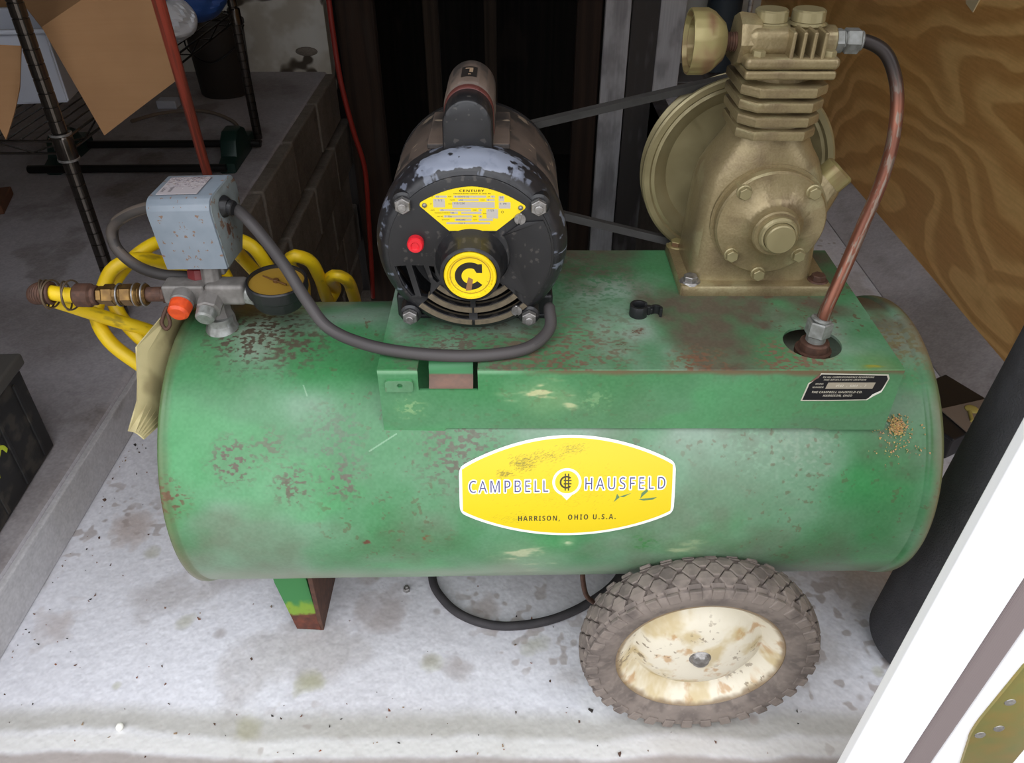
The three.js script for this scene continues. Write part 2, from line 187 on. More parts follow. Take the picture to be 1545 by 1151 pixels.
M.tan = std({ map: tex(256, 256, (u, v) => mix([186, 174, 128], [150, 138, 98], sst(0.35, 0.75, fbm(u * 7, v * 7, 4, 307))), 0.2, 0.2), roughness: 0.75 });
M.chrome = std({ color: '#5b5550', metalness: 0.9, roughness: 0.22 });
M.whitePlastic = std({ color: '#c9cdd8', roughness: 0.4 });
M.bagBlue = std({ color: '#2a4a86', roughness: 0.4 });
M.bagWhite = std({ color: '#d4d8de', roughness: 0.4 });
M.darkTub = std({ color: '#2b241f', roughness: 0.6 });
M.greenMetal = std({ color: '#16302a', roughness: 0.45, metalness: 0.2 });
M.blackRod = std({ color: '#161413', roughness: 0.4, metalness: 0.3 });
M.redPole = std({ map: tex(128, 512, (u, v) => mix([178, 76, 56], [128, 62, 46], sst(0.4, 0.7, fbm(u * 8, v * 30, 4, 311)))), roughness: 0.65 });
M.redCable = std({ color: '#9a2f25', roughness: 0.5 });
M.felt = std({ map: tex(512, 512, (u, v) => { const n = vn(u * 220, v * 220, 315); const c = mix([88, 87, 91], [66, 65, 68], fbm(u * 9, v * 9, 4, 316)); return mix(c, [120, 120, 120], n > 0.985 ? 0.7 : 0); }, 0.3, 0.3), roughness: 0.8, bumpMap: grey(256, 256, (u, v) => fbm(u * 60, v * 60, 3, 317), 0.1, 0.1), bumpScale: 0.0008 });
M.doorWhite = std({ color: '#f4f4f6', roughness: 0.5 });
M.strip = std({ map: tex(64, 512, (u, v) => mix([134, 122, 120], [116, 104, 104], 0.5 + 0.5 * Math.sin(u * 14)), 0.033, 0.5), roughness: 0.6 });
M.zincGold = std({ map: tex(256, 256, (u, v) => mix([164, 138, 78], [136, 140, 84], fbm(u * 6, v * 6, 3, 321)), 0.1, 0.1), metalness: 0.65, roughness: 0.35 });
M.battery = std({ map: tex(256, 256, (u, v) => mix([30, 29, 29], [58, 54, 48], sst(0.5, 0.75, fbm(u * 10, v * 14, 4, 325))), 0.25, 0.25), roughness: 0.6 });
M.batteryLid = std({ color: '#4b4844', roughness: 0.65 });
M.crayon = std({ color: '#c9d838', roughness: 0.8 });
M.drum = std({ color: '#39434b', roughness: 0.6 });
M.paper = std({ color: '#7d6f62', roughness: 0.85 });
M.white = std({ color: '#f2f0e6', roughness: 0.7 });
M.wire = std({ color: '#6a5a48', metalness: 0.5, roughness: 0.5 });

// ---------------------------------------------------------------- the setting
const S = (o, label, category) => { o.userData.kind = 'structure'; return tag(o, label, category); };
function planar(g, fu, fv) { g = norm(g); const p = g.attributes.position, uv = new Float32Array(p.count * 2); for (let i = 0; i < p.count; i++) { uv[2 * i] = fu(p.getX(i), p.getY(i), p.getZ(i)); uv[2 * i + 1] = fv(p.getX(i), p.getY(i), p.getZ(i)); } g.setAttribute('uv', new THREE.BufferAttribute(uv, 2)); return g; }
const FL = { u: (x) => (x + 0.76) / 1.8, v: (x, y, z) => (0.35 - z) / 1.8 };
M.floor.map.repeat.set(1, 1); M.floor.bumpMap.repeat.set(2.2, 2.2);
{ // slab at y = 0; behind the machine a stairwell opens in it down to the cellar door
  const fl = [box(1.82, 0.16, 1.015, 0.15, -0.08, -0.1925), box(0.5, 0.16, 2.0, 0.82, -0.08, -1.7)].map((g) => planar(g, FL.u, FL.v));
  S(mesh('floor', fl, M.floor, null, { keepUV: true }), 'pale grey stained concrete floor slab under the green compressor', 'floor');
  S(mesh('floor_stairwell', [box(1.36, 0.1, 2.0, -0.1, -1.05, -1.7), box(1.36, 1.0, 0.04, -0.1, -0.58, -0.72), box(0.06, 1.04, 1.86, 0.6, -0.52, -1.62)], M.block), 'dark sunken stairwell behind the compressor leading to the black doorway', 'stairwell');
  S(mesh('ground', box(9, 0.1, 6.3, 0, -0.2, 3.19), M.paving), 'grey paving outside in front of the concrete slab', 'ground');
}
{ // raised concrete ledge on the left
  const w = S(mesh('wall_left_ledge', [rbox(1.7, 0.25, 3.0, -1.61, -0.035, -1.15, 0.012)], M.ledge), 'raised grey concrete ledge with a stained top along the left side', 'ledge');
  const f = mesh('step_face', [rbox(0.012, 0.082, 1.5, -0.757, 0.041, -0.4, 0.004)], M.stepFace, w); f.userData.label = 'worn vertical face of the concrete ledge';
  // block courses of the stairwell's side below the ledge, joints recessed
  const gs = [0, 1, 2].map((k) => boxUV(rbox(0.05, 0.19, 0.385, 0, 0, 0, 0.008).translate(0, k * 0.3, k * 0.4)).translate(0, -k * 0.3, -k * 0.4));
  for (let r = 0; r < 5; r++) for (let k = 0; k < 5; k++) {
    const m = setup(new THREE.Mesh(gs[(k + r) % 3], M.block)); m.name = numbered('block'); m.position.set(-0.752 + 0.006 * rnd() - (r === 1 ? -0.012 : 0), (r ? -0.02 : 0) - 0.01 - r * 0.2, -2.37 + k * 0.4 - (r % 2) * 0.14); w.add(m);
  }
}
S(mesh('wall_left', box(0.1, 2.4, 3.2, -2.5, 1.0, -1.15), M.plaster), 'pale plastered wall at the far left of the shed', 'wall');
S(mesh('ceiling', [box(3.7, 0.08, 3.3, -0.7, 2.16, -1.2)], M.ceiling), 'wooden ceiling over the shed', 'ceiling');
S(mesh('wall_front', [box(3.7, 0.14, 0.1, -0.7, 2.07, 0.3), box(1.75, 2.4, 0.1, -1.725, 1.0, 0.3)], M.plaster), 'front wall of the shed round the wide opening', 'wall');
{ // back wall with the black cellar doorway
  const w = S(mesh('wall_back', [box(1.72, 2.2, 0.1, -1.6, 1.1, -2.62), box(0.7, 2.2, 0.1, 0.93, 1.1, -2.86)], M.plaster), 'dirty white plastered back wall beside the dark doorway', 'wall');
  mesh('cavity', [new THREE.SphereGeometry(0.03, 12, 8).scale(1.5, 0.6, 0.3).translate(-0.83, 0.17, -2.568)], M.block, w).userData.label = 'dark broken patch in the plaster';
  const d = S(group('door_1', scene), 'black open cellar doorway framed by old boards behind the motor', 'doorway');
  mesh('door_post', [rbox(0.15, 3.2, 0.06, -0.62, 0.55, -2.6, 0.004)], M.darkWood, d);
  mesh('door_post', [rbox(0.1, 3.2, 0.07, 0.305, 0.55, -2.59, 0.004)], M.darkWood, d);
  mesh('white_board', [rbox(0.1, 3.2, 0.03, 0.41, 0.55, -2.52, 0.004)], M.whiteBoard, d);
  mesh('grey_post', [rbox(0.115, 3.2, 0.08, 0.522, 0.55, -2.55, 0.006)], M.greyPost, d);
  mesh('white_panel', [rbox(0.1, 2.1, 0.03, 0.622, 1.07, -2.52, 0.004)], M.whiteBoard, d);
  mesh('step_block', [rbox(0.5, 0.06, 0.3, 0.86, 0.03, -2.68, 0.01)], M.greyPost, d);
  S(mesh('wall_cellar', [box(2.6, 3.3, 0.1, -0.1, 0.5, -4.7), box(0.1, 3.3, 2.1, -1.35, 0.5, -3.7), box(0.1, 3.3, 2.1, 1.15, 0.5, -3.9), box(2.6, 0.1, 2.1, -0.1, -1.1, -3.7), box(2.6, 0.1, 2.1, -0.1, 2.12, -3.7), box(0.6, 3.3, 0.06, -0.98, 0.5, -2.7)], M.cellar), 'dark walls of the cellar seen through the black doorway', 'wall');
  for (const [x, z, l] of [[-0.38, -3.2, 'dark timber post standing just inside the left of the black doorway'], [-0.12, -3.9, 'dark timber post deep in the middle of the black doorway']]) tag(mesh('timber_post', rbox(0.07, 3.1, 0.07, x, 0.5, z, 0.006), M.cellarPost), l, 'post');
}
{ // right wall: plywood on a sloping concrete curb
  const pl = planar(box(0.018, 2.1, 3.3, 1.051, 1.1, -1.25), (x, y, z) => z / 2.4, (x, y) => y / 1.2); M.plywood.map.repeat.set(1, 1); M.plywood.map.offset.set(0.3, 0.05);
  const w = S(mesh('wall_right', pl, M.plywood, null, { keepUV: true }), 'orange brown plywood wall panel with flame grain on the right', 'wall');
  mesh('torn_flap', extrude(shapeOf([[0, 0], [0.06, 0.005], [0.085, -0.012], [0.07, -0.05], [0.03, -0.04], [0.012, -0.018]]), 0.003).rotateY(-90 * D2R).translate(1.041, 0.67, -1.2), M.torn, w).userData.label = 'pale torn flap of veneer';
  const prof = [[0.93, -0.05], [0.93, 0.004], [0.955, 0.012], [1.0, 0.035], [1.03, 0.052], [1.06, 0.054], [1.06, -0.05]];
  S(mesh('trim_1', extrude(shapeOf(prof), 3.2).translate(0, 0, -2.87), M.curb), 'sloping grey concrete curb at the foot of the plywood wall', 'curb');
}

// ---------------------------------------------------------------- the air compressor
const AC = thing('air_compressor', 'green wheeled air compressor with a black motor, olive pump and horizontal tank', 'compressor', [0, 0, 0]);
const YC = 0.335, R = TANK_R, TOP = 0.541; // tank axis height, tank radius, top of the saddle
const tankPoint = (x, deg, r = R) => V(x, YC + r * Math.sin(deg * D2R), r * Math.cos(deg * D2R));
const bolt = (p, n, r = 0.006, h = 0.005) => hex(p, p.clone().addScaledVector(n, h), r);
const Z = V(0, 0, 1), X = V(1, 0, 0), Y = V(0, 1, 0);
{ // tank: lathed about the x axis with rolled ends and dished heads
  const prof = [[0, -0.355], [0.06, -0.358], [0.12, -0.366], [0.16, -0.379], [0.173, -0.392], [0.177, -0.3935], [R + 0.0018, -0.3915], [R + 0.0022, -0.388], [R + 0.0015, -0.3845], [R - 0.0008, -0.383], [R, -0.380], [R, -0.2], [R, 0], [R, 0.2], [R, 0.458], [R - 0.0008, 0.4605], [R + 0.0015, 0.462], [R + 0.0024, 0.466], [R + 0.0024, 0.474], [R + 0.001, 0.478], [0.177, 0.4795], [0.173, 0.478], [0.16, 0.465], [0.12, 0.452], [0.06, 0.444], [0, 0.441]];
  const n = 160, pos = [], uv = [], idx = [];
  for (let i = 0; i <= n; i++) { const a = -90 - 60 + i / n * 360; for (const [r, x] of prof) { pos.push(x, YC + r * Math.sin(a * D2R), r * Math.cos(a * D2R)); uv.push((x + 0.4) / 0.9, (a + 60) / 240); } }
  const m = prof.length; for (let i = 0; i < n; i++) for (let j = 0; j < m - 1; j++) { const a = i * m + j, b = a + m; idx.push(a, a + 1, b, b, a + 1, b + 1); }
  let g = new THREE.BufferGeometry(); g.setAttribute('position', new THREE.Float32BufferAttribute(pos, 3)); g.setAttribute('uv', new THREE.Float32BufferAttribute(uv, 2)); g.setIndex(idx); g.computeVertexNormals();
  { const nn = g.attributes.normal; for (let j = 0; j < m; j++) { const a = j, b = n * m + j, v = V(nn.getX(a) + nn.getX(b), nn.getY(a) + nn.getY(b), nn.getZ(a) + nn.getZ(b)).normalize(); nn.setXYZ(a, v.x, v.y, v.z); nn.setXYZ(b, v.x, v.y, v.z); } }
  const tank = mesh('tank', g, M.tank, AC, { keepUV: true });
  // decal: conforms to the cylinder
  const W = 0.2405, x0 = -0.0615, up = (t) => 29.6 + 10.9 * Math.pow(Math.sin(Math.PI * t), 0.8) + 0.9 * t, dn = (t) => 13.0 - 10.8 * Math.pow(Math.sin(Math.PI * t), 0.8) - 1.0 * t;
  const NU = 80, NV = 14, dp = [], du = [], di = [], rr = R + 0.0008;
  const lim = (t) => { const c = 0.018, k = t < c ? 1 - Math.sqrt(clamp(1 - ((c - t) / c) ** 2)) : t > 1 - c ? 1 - Math.sqrt(clamp(1 - ((t - 1 + c) / c) ** 2)) : 0; return k * 2.2; };
  for (let i = 0; i <= NU; i++) for (let j = 0; j <= NV; j++) { const t = 0.5 - 0.5 * Math.cos(Math.PI * i / NU), a0 = dn(t) + lim(t), a1 = up(t) - lim(t), a = a0 + (a1 - a0) * j / NV, p = tankPoint(x0 + W * t, a, rr); dp.push(p.x, p.y, p.z); du.push(t, (AR(a) - AR(0)) / 0.135); }
  for (let i = 0; i < NU; i++) for (let j = 0; j < NV; j++) { const a = i * (NV + 1) + j, b = a + NV + 1; di.push(a, b, a + 1, b, b + 1, a + 1); }
  const dg = new THREE.BufferGeometry(); dg.setAttribute('position', new THREE.Float32BufferAttribute(dp, 3)); dg.setAttribute('uv', new THREE.Float32BufferAttribute(du, 2)); dg.setIndex(di); dg.computeVertexNormals();
  const PX = 1600 / W, CW = 1600, CH = Math.round(0.135 * PX);
  const map = canvasTex(CW, CH, (c) => {
    const X = (t) => t * CW, Yd = (deg) => CH - AR(deg) * PX, out = (ins) => { c.beginPath(); for (let i = 0; i <= 60; i++) { const t = ins + (1 - 2 * ins) * i / 60; c.lineTo(X(t), Yd(up((t - ins * 0.4) / (1 - 0.8 * ins)) - 1.05)); } for (let i = 60; i >= 0; i--) { const t = ins + (1 - 2 * ins) * i / 60; c.lineTo(X(t), Yd(dn((t - ins * 0.4) / (1 - 0.8 * ins)) + 1.05)); } c.closePath(); };
    c.fillStyle = '#f2f2ea'; c.fillRect(0, 0, CW, CH); out(0.014); c.fillStyle = '#e0c40e'; c.fill(); c.save(); c.clip();
    const r = mulberry(9); // scuffs and soiling
    const scuff = (x, y, w, h, n, col) => { for (let i = 0; i < n; i++) { const g = () => (r() + r() + r()) / 1.5 - 1; c.strokeStyle = col; c.globalAlpha = 0.12 + r() * 0.3; c.lineWidth = 1 + r() * 4; const a = x + g() * w, b = y + g() * h; c.beginPath(); c.moveTo(a, b); c.lineTo(a + 4 + r() * 22, b - r() * 14); c.stroke(); } c.globalAlpha = 1; };
    scuff(800, CH / 2, 700, 300, 520, '#b49a18'); scuff(620, 200, 200, 60, 200, '#6d6428'); scuff(470, 250, 130, 80, 420, '#6d6420'); scuff(330, 330, 100, 40, 120, '#5c5424'); scuff(820, 150, 160, 60, 160, '#77702c'); scuff(400, 690, 260, 80, 120, '#8c8424');
    c.restore();
    // lettering
    const line = (s, a, b, y, h, w) => { c.font = (h < 100 ? 'bold ' : '') + h + 'px sans-serif'; c.textAlign = 'left'; c.textBaseline = 'alphabetic'; const n = s.length; let tot = 0; const ws = [...s].map((ch) => { const q = c.measureText(ch).width * 0.8; tot += q; return q; }); const gap = (b - a - tot) / (n - 1); let x = a; [...s].forEach((ch, i) => { w(ch, x, y); x += ws[i] + gap; }); };
    const yb = Yd(20.6), inline = (ch, x, y) => { c.lineJoin = 'round'; c.save(); c.translate(x, y); c.scale(0.8, 1); c.font = '128px sans-serif'; c.strokeStyle = '#ffffff'; c.lineWidth = 20; c.strokeText(ch, 0, 0); c.fillStyle = '#4a4878'; c.fillText(ch, 0, 0); c.restore(); };
    line('CAMPBELL', 66, 662, yb, 128, inline); line('HAUSFELD', 922, 1532, yb - 14, 128, inline);
    line('HARRISON,', 430, 752, Yd(8.7), 64, (ch, x, y) => { c.save(); c.translate(x, y); c.scale(0.8, 1); c.font = 'bold 64px sans-serif'; c.fillStyle = '#3a3520'; c.fillText(ch, 0, 0); c.restore(); });
    line('OHIO U.S.A.', 806, 1172, Yd(9.0), 64, (ch, x, y) => { c.save(); c.translate(x, y); c.scale(0.8, 1); c.font = 'bold 64px sans-serif'; c.fillStyle = '#3a3520'; c.fillText(ch, 0, 0); c.restore(); });
    // round emblem with a drop-shaped point
    const ex = 796, ey = Yd(24.1); c.beginPath(); c.arc(ex, ey, 108, 0.62 * Math.PI, 0.38 * Math.PI); c.lineTo(ex, ey + 144); c.closePath(); c.fillStyle = '#fffef2'; c.fill(); c.beginPath(); c.arc(ex, ey, 88, 0, 7); c.fillStyle = '#e2c814'; c.fill();
    c.strokeStyle = '#3c3410'; c.lineWidth = 13; c.beginPath(); c.arc(ex - 4, ey, 43, 0.25 * Math.PI, 1.75 * Math.PI); c.stroke(); c.lineWidth = 9; for (const dx of [-12, 12]) { c.beginPath(); c.moveTo(ex + dx, ey - 66); c.lineTo(ex + dx, ey + 66); c.stroke(); } for (const dy of [-14, 12]) { c.beginPath(); c.moveTo(ex - 24, ey + dy); c.lineTo(ex + 34, ey + dy); c.stroke(); }
    // two chips where the green shows
    c.fillStyle = '#5f7f52'; c.beginPath(); c.moveTo(1170, yb + 22); c.lineTo(1190, yb + 52); c.lineTo(1146, yb + 92); c.lineTo(1160, yb + 60); c.fill(); c.beginPath(); c.moveTo(1186, yb + 46); c.lineTo(1276, yb + 18); c.lineTo(1220, yb + 52); c.fill();
    c.beginPath(); c.moveTo(1400, yb + 6); c.lineTo(1360, yb + 46); c.lineTo(1344, yb + 66); c.lineTo(1352, yb + 20); c.lineTo(1392, yb - 14); c.fill(); c.beginPath(); c.moveTo(1330, yb + 70); c.lineTo(1470, yb + 54); c.lineTo(1440, yb + 74); c.lineTo(1370, yb + 82); c.fill();
  });
  const dm = setup(new THREE.Mesh(dg, std({ map, roughness: 0.4 }))); dm.name = 'decal'; dm.userData.label = 'yellow decal with a white border and lettering'; tank.add(dm);
  // weld flange under the manifold
  mesh('tank_port', [lathe([[0, 0], [0.0195, 0], [0.018, 0.005], [0.015, 0.009], [0.015, 0.018], [0, 0.018]], V(-0.343, 0.513, 0.006), V(-0.343, 0.6, 0.006), 24)], M.zinc, tank);
  tank.rotation.y = 1.0 * D2R;
}
{ // saddle: bent sheet with a round opening and a pressed-in notch at its front corner
  const sh = new THREE.Shape(); [[-0.141, -0.133], [0.41, -0.133], [0.41, 0.133], [-0.036, 0.133], [-0.036, 0.11], [-0.099, 0.11], [-0.099, 0.133], [-0.141, 0.133]].forEach((p, i) => i ? sh.lineTo(p[0], -p[1]) : sh.moveTo(p[0], -p[1]));
  const hole = new THREE.Path(); hole.absarc(0.328, -0.083, 0.031, 0, Math.PI * 2, true); sh.holes.push(hole);
  let g = new THREE.ExtrudeGeometry(sh, { depth: 0.003, bevelEnabled: false, curveSegments: 40 }).rotateX(-90 * D2R).translate(0, TOP - 0.003, 0);
  g = planar(g, (x) => (x + 0.145) / 0.56, (x, y, z) => (z + 0.135) / 0.27);
  const sad = mesh('saddle', g, M.saddleTop, AC, { keepUV: true }); sad.userData.label = 'green sheet metal saddle carrying motor and pump';
  const fp = new THREE.Shape(); [[-0.141, 0.457], [-0.075, 0.457], [-0.072, 0.461], [0.34, 0.461], [0.343, 0.459], [0.41, 0.459], [0.41, 0.5395], [-0.036, 0.5395], [-0.036, 0.514], [-0.099, 0.514], [-0.099, 0.5395], [-0.141, 0.5395]].forEach((p, i) => i ? fp.lineTo(...p) : fp.moveTo(...p));
  g = planar(new THREE.ExtrudeGeometry(fp, { depth: 0.003, bevelEnabled: false }).translate(0, 0, 0.1302), (x) => (x + 0.145) / 0.56, (x, y) => (y - 0.45) / 0.095);
  const bend = planar(new THREE.CylinderGeometry(0.003, 0.003, 0.446, 12, 1, false).rotateZ(90 * D2R).translate(0.187, TOP - 0.003, 0.1302), (x) => (x + 0.145) / 0.56, (x, y) => (y - 0.45) / 0.095);
  mesh('front_flap', [g, bend], M.saddleFront, sad, { keepUV: true });
  mesh('back_flap', [box(0.551, 0.08, 0.003, 0.1345, 0.499, -0.1317)], M.greenPlain, sad);
  // notch tongue, curved inwards
  const pr = [[0.108, TOP - 0.001], [0.114, TOP - 0.002], [0.119, TOP - 0.007], [0.1195, TOP - 0.014], [0.122, TOP - 0.019], [0.128, TOP - 0.0255], [0.1315, TOP - 0.0275]], tp = [], ti = [];
  pr.forEach(([z, y]) => { tp.push(-0.0885, y, z, -0.0415, y, z); }); for (let i = 0; i < pr.length - 1; i++) ti.push(2 * i, 2 * i + 2, 2 * i + 1, 2 * i + 1, 2 * i + 2, 2 * i + 3);
  const tg = new THREE.BufferGeometry(); tg.setAttribute('position', new THREE.Float32BufferAttribute(tp, 3)); tg.setIndex(ti); tg.computeVertexNormals(); tg.setAttribute('uv', new THREE.Float32BufferAttribute(new Float32Array(pr.length * 4), 2));
  mesh('notch_tongue', planar(tg, (x) => (x + 0.09) / 0.05, (x, y) => (y - TOP + 0.028) / 0.028), std({ map: tex(64, 64, (u, v) => mix(mix([92, 70, 58], [120, 84, 66], fbm(u * 8, v * 8, 3, 9)), [60, 124, 78], sst(0.42, 0.5, v))), roughness: 0.5 }), sad, { keepUV: true });
  const lug = new THREE.Shape(); { const w = 0.015, h = 0.0075, r = 0.005; lug.moveTo(-w, -h); lug.lineTo(w - r, -h); lug.quadraticCurveTo(w, -h, w, -h + r); lug.lineTo(w, h - r); lug.quadraticCurveTo(w, h, w - r, h); lug.lineTo(-w + r, h); lug.quadraticCurveTo(-w, h, -w, h - r); lug.closePath(); const p = new THREE.Path(); p.absarc(0.001, 0.001, 0.0028, 0, 7, true); lug.holes.push(p); }
  mesh('lug', extrude(lug, 0.004, 0.0008).translate(-0.119, 0.5215, 0.1325), M.greenPlain, sad);
  // torn black model plate
  const out = [[0.3095, 0.5], [0.3125, 0.523], [0.323, 0.5365], [0.394, 0.535], [0.3965, 0.53], [0.395, 0.522], [0.393, 0.512], [0.386, 0.5065], [0.38, 0.501], [0.34, 0.5]];
  const pm = canvasTex(900, 380, (c, w, h) => { const T = (x, y) => [(x - 0.308) / 0.09 * w, h - (y - 0.499) / 0.038 * h], path = (k) => { c.beginPath(); const cx = 0.352, cy = 0.518; out.forEach(([x, y]) => c.lineTo(...T(cx + (x - cx) * k, cy + (y - cy) * (k - (1 - k) * 1.1)))); c.closePath(); };
    c.fillStyle = '#c9c4b4'; c.fillRect(0, 0, w, h); path(0.965); c.fillStyle = '#17161b'; c.fill(); c.fillStyle = '#b9b3a2'; c.textBaseline = 'alphabetic';
    c.font = 'bold 29px sans-serif'; c.save(); c.transform(1, 0, -0.18, 1, 20, 0); c.fillText('IN ALL CORRESPONDENCE REGARDING', 170, 62, 610); c.fillText('THIS ARTICLE ALWAYS MENTION', 190, 98, 540); c.fillText('MODEL', 126, 152, 90); c.fillText('NUMBER', 112, 196, 120); c.fillStyle = '#a69c8a'; c.fillRect(256, 122, 500, 84); c.fillStyle = '#d8d2c2'; c.font = 'bold 36px monospace'; c.fillText('VT42 - 5301 - 7', 350, 180, 360); c.fillStyle = '#c2bcab'; c.font = 'bold 38px sans-serif'; c.fillText('THE CAMPBELL HAUSFELD CO.', 130, 264, 620); c.fillText('HARRISON, OHIO', 270, 312, 360); c.restore();
    c.fillStyle = '#e9e6da'; c.beginPath(); c.moveTo(...T(0.379, 0.5)); c.lineTo(...T(0.386, 0.507)); c.lineTo(...T(0.394, 0.512)); c.lineTo(...T(0.395, 0.523)); c.lineTo(...T(0.3915, 0.514)); c.lineTo(...T(0.384, 0.509)); c.fill(); c.fillStyle = '#7a5a50'; c.beginPath(); c.moveTo(...T(0.3125, 0.524)); c.lineTo(...T(0.323, 0.537)); c.lineTo(...T(0.322, 0.531)); c.lineTo(...T(0.316, 0.526)); c.fill(); });
  const pg = planar(new THREE.ExtrudeGeometry(shapeOf(out), { depth: 0.0006, bevelEnabled: false }).translate(0, 0, 0.1333), (x) => (x - 0.308) / 0.09, (x, y) => (y - 0.499) / 0.038);
  mesh('model_plate', pg, std({ map: pm, roughness: 0.4 }), sad, { keepUV: true }).userData.label = 'torn black model plate';
}
{ // motor
  const mx = -0.042, my = 0.641, mo = group('motor', AC, [mx, my, 0]), Rm = 0.1; mo.userData.label = 'black and brown electric motor with a yellow rating plate';
  const ax = (pts, seg = 72, cr = 35) => lathe(pts, V(0, 0, 0), Z, seg, cr);
  mesh('shell', ax([[0.094, -0.126], [0.0965, -0.122], [0.0965, 0.022], [0.093, 0.024], [0.093, -0.126], [0.094, -0.126]]), M.shell, mo);
  mesh('rear_bell', ax([[0, -0.152], [0.03, -0.152], [0.034, -0.148], [0.07, -0.146], [0.088, -0.14], [0.097, -0.126], [0.097, -0.118], [0.09, -0.118], [0, -0.12]]), M.blackEnamel, mo);
  const sg = ax([[0.0978, 0.012], [0.0995, 0.014], [0.1005, 0.03], [0.1005, 0.043], [0.0985, 0.052], [0.0945, 0.06], [0.0885, 0.0658], [0.084, 0.0678], [0.08, 0.068], [0.08, 0.064], [0.092, 0.05], [0.094, 0.012]], 96);
  // uv: angle round the axis, position across the shoulder
  const front = mesh('front_bell', planar(sg, (x, y) => (Math.atan2(y, x) / (2 * Math.PI) + 1) % 1, (x, y, z) => clamp((z - 0.012) / 0.056)), M.chipped, mo, { keepUV: true });
  // face plate with vent openings
  const fs = new THREE.Shape(); fs.absarc(0, 0, 0.0845, 0, Math.PI * 2, false);
  const arcHole = (r0, r1, a0, a1) => { const p = new THREE.Path(); p.absarc(0, 0, r1, a0 * D2R, a1 * D2R, false); p.absarc(0, 0, r0, a1 * D2R, a0 * D2R, true); p.closePath(); fs.holes.push(p); };
  for (const [a0, a1] of [[226, 268], [272, 314]]) { arcHole(0.043, 0.049, a0 + 2, a1 - 2); arcHole(0.0545, 0.0635, a0, a1); arcHole(0.0695, 0.079, a0 + 1, a1 - 1); }
  for (const q of [[[-0.081, -0.013], [-0.068, -0.012], [-0.0605, -0.049], [-0.066, -0.05], [-0.075, -0.036]], [[-0.063, -0.012], [-0.0495, -0.012], [-0.043, -0.034], [-0.046, -0.052], [-0.0555, -0.05]], [[-0.0455, -0.0125], [-0.0385, -0.0135], [-0.0375, -0.024], [-0.0335, -0.031], [-0.037, -0.034], [-0.0415, -0.029]]]) { const p = new THREE.Path(); q.forEach((k, i) => i ? p.lineTo(...k) : p.moveTo(...k)); p.closePath(); fs.holes.push(p); }
  let fg = new THREE.ExtrudeGeometry(fs, { depth: 0.005, bevelEnabled: true, bevelSize: 0.0008, bevelThickness: 0.0008, bevelSegments: 2, curveSegments: 48 }).translate(0, 0, 0.0635);
  mesh('face_plate', toCreasedNormals(fg, 30 * D2R), M.blackEnamel, mo);
  mesh('winding_baffle', [ax([[0, 0.02], [0.09, 0.02], [0.09, 0.024], [0, 0.026]], 48), ax([[0.05, 0.024], [0.078, 0.024], [0.076, 0.036], [0.068, 0.042], [0.058, 0.038]], 48)], M.blackPlastic, mo);
  // dusty louvre bars between the openings stand a little proud
  const bars = []; for (const [r0, r1] of [[0.0495, 0.054], [0.064, 0.069], [0.0796, 0.0843]]) for (const [a0, a1] of [[227, 268.5], [271.5, 313]]) { const s = new THREE.Shape(); s.absarc(0, 0, r1, a0 * D2R, a1 * D2R, false); s.absarc(0, 0, r0, a1 * D2R, a0 * D2R, true); bars.push(new THREE.ExtrudeGeometry(s, { depth: 0.012, bevelEnabled: true, bevelSize: 0.0006, bevelThickness: 0.0006, bevelSegments: 1, curveSegments: 20 }).translate(0, 0, 0.0585)); }
  bars.forEach((b) => mesh('louvre', b, M.dustBar, mo));
  // cover plate on the right with slotted screws
  const cp = new THREE.Shape(); cp.absarc(0, 0, 0.083, -40 * D2R, 28 * D2R, false); cp.lineTo(0.052, 0.037); cp.lineTo(0.032, 0.022); cp.absarc(0, 0, 0.04, 34 * D2R, -46 * D2R, true); cp.closePath();
  mesh('cover_plate', extrude(cp, 0.0018, 0.0007, 32).translate(0, 0, 0.0692), M.blackEnamel, mo);
  const screw = (x, y, a) => { const s = new THREE.Shape(); const r = 0.0058; s.absarc(0, 0, r, (a + 10) * D2R, (a + 170) * D2R, false); s.closePath(); const s2 = new THREE.Shape(); s2.absarc(0, 0, r, (a + 190) * D2R, (a + 350) * D2R, false); s2.closePath(); return [...[s, s2].map((q) => extrude(q, 0.0022, 0.0006, 10).translate(x, y, 0.0705)), rod(V(x, y, 0.0695), V(x, y, 0.0718), r * 0.98)]; };
  mesh('slotted_screw', screw(0.05, 0.041, 80), M.steel, mo); mesh('slotted_screw', screw(0.047, -0.066, 95), M.steel, mo);
  for (const [x, y] of [[-0.066, 0.0555], [0.0685, 0.0535], [-0.0685, -0.074], [0.0605, -0.0755]]) { const bossR = 0.0115; mesh('through_bolt', [hex(V(x, y, 0.068), V(x, y, 0.0755), 0.0085), rod(V(x, y, 0.075), V(x, y, 0.0795), 0.0042)], M.steel, mo); mesh('bolt_boss', [rod(V(x, y, 0.045), V(x, y, 0.0685), bossR, bossR, 24, 0.2)], M.blackEnamel, mo); }
  mesh('reset_button', [ax([[0, 0], [0.0082, 0], [0.0085, 0.003], [0.0085, 0.008], [0.0072, 0.0105], [0.0045, 0.011], [0.0035, 0.0098], [0, 0.0096]], 28).translate(-0.056, 0.0145, 0.0685)], M.red, mo).userData.label = 'red reset button';
  // hub boss and yellow cap
  mesh('hub_boss', ax([[0.039, 0.066], [0.0375, 0.07], [0.034, 0.074], [0.032, 0.082], [0.0315, 0.094], [0.0305, 0.0985], [0.0275, 0.1], [0.0265, 0.097], [0, 0.096]], 48).translate(0, -0.0075, 0), M.blackEnamel, mo);
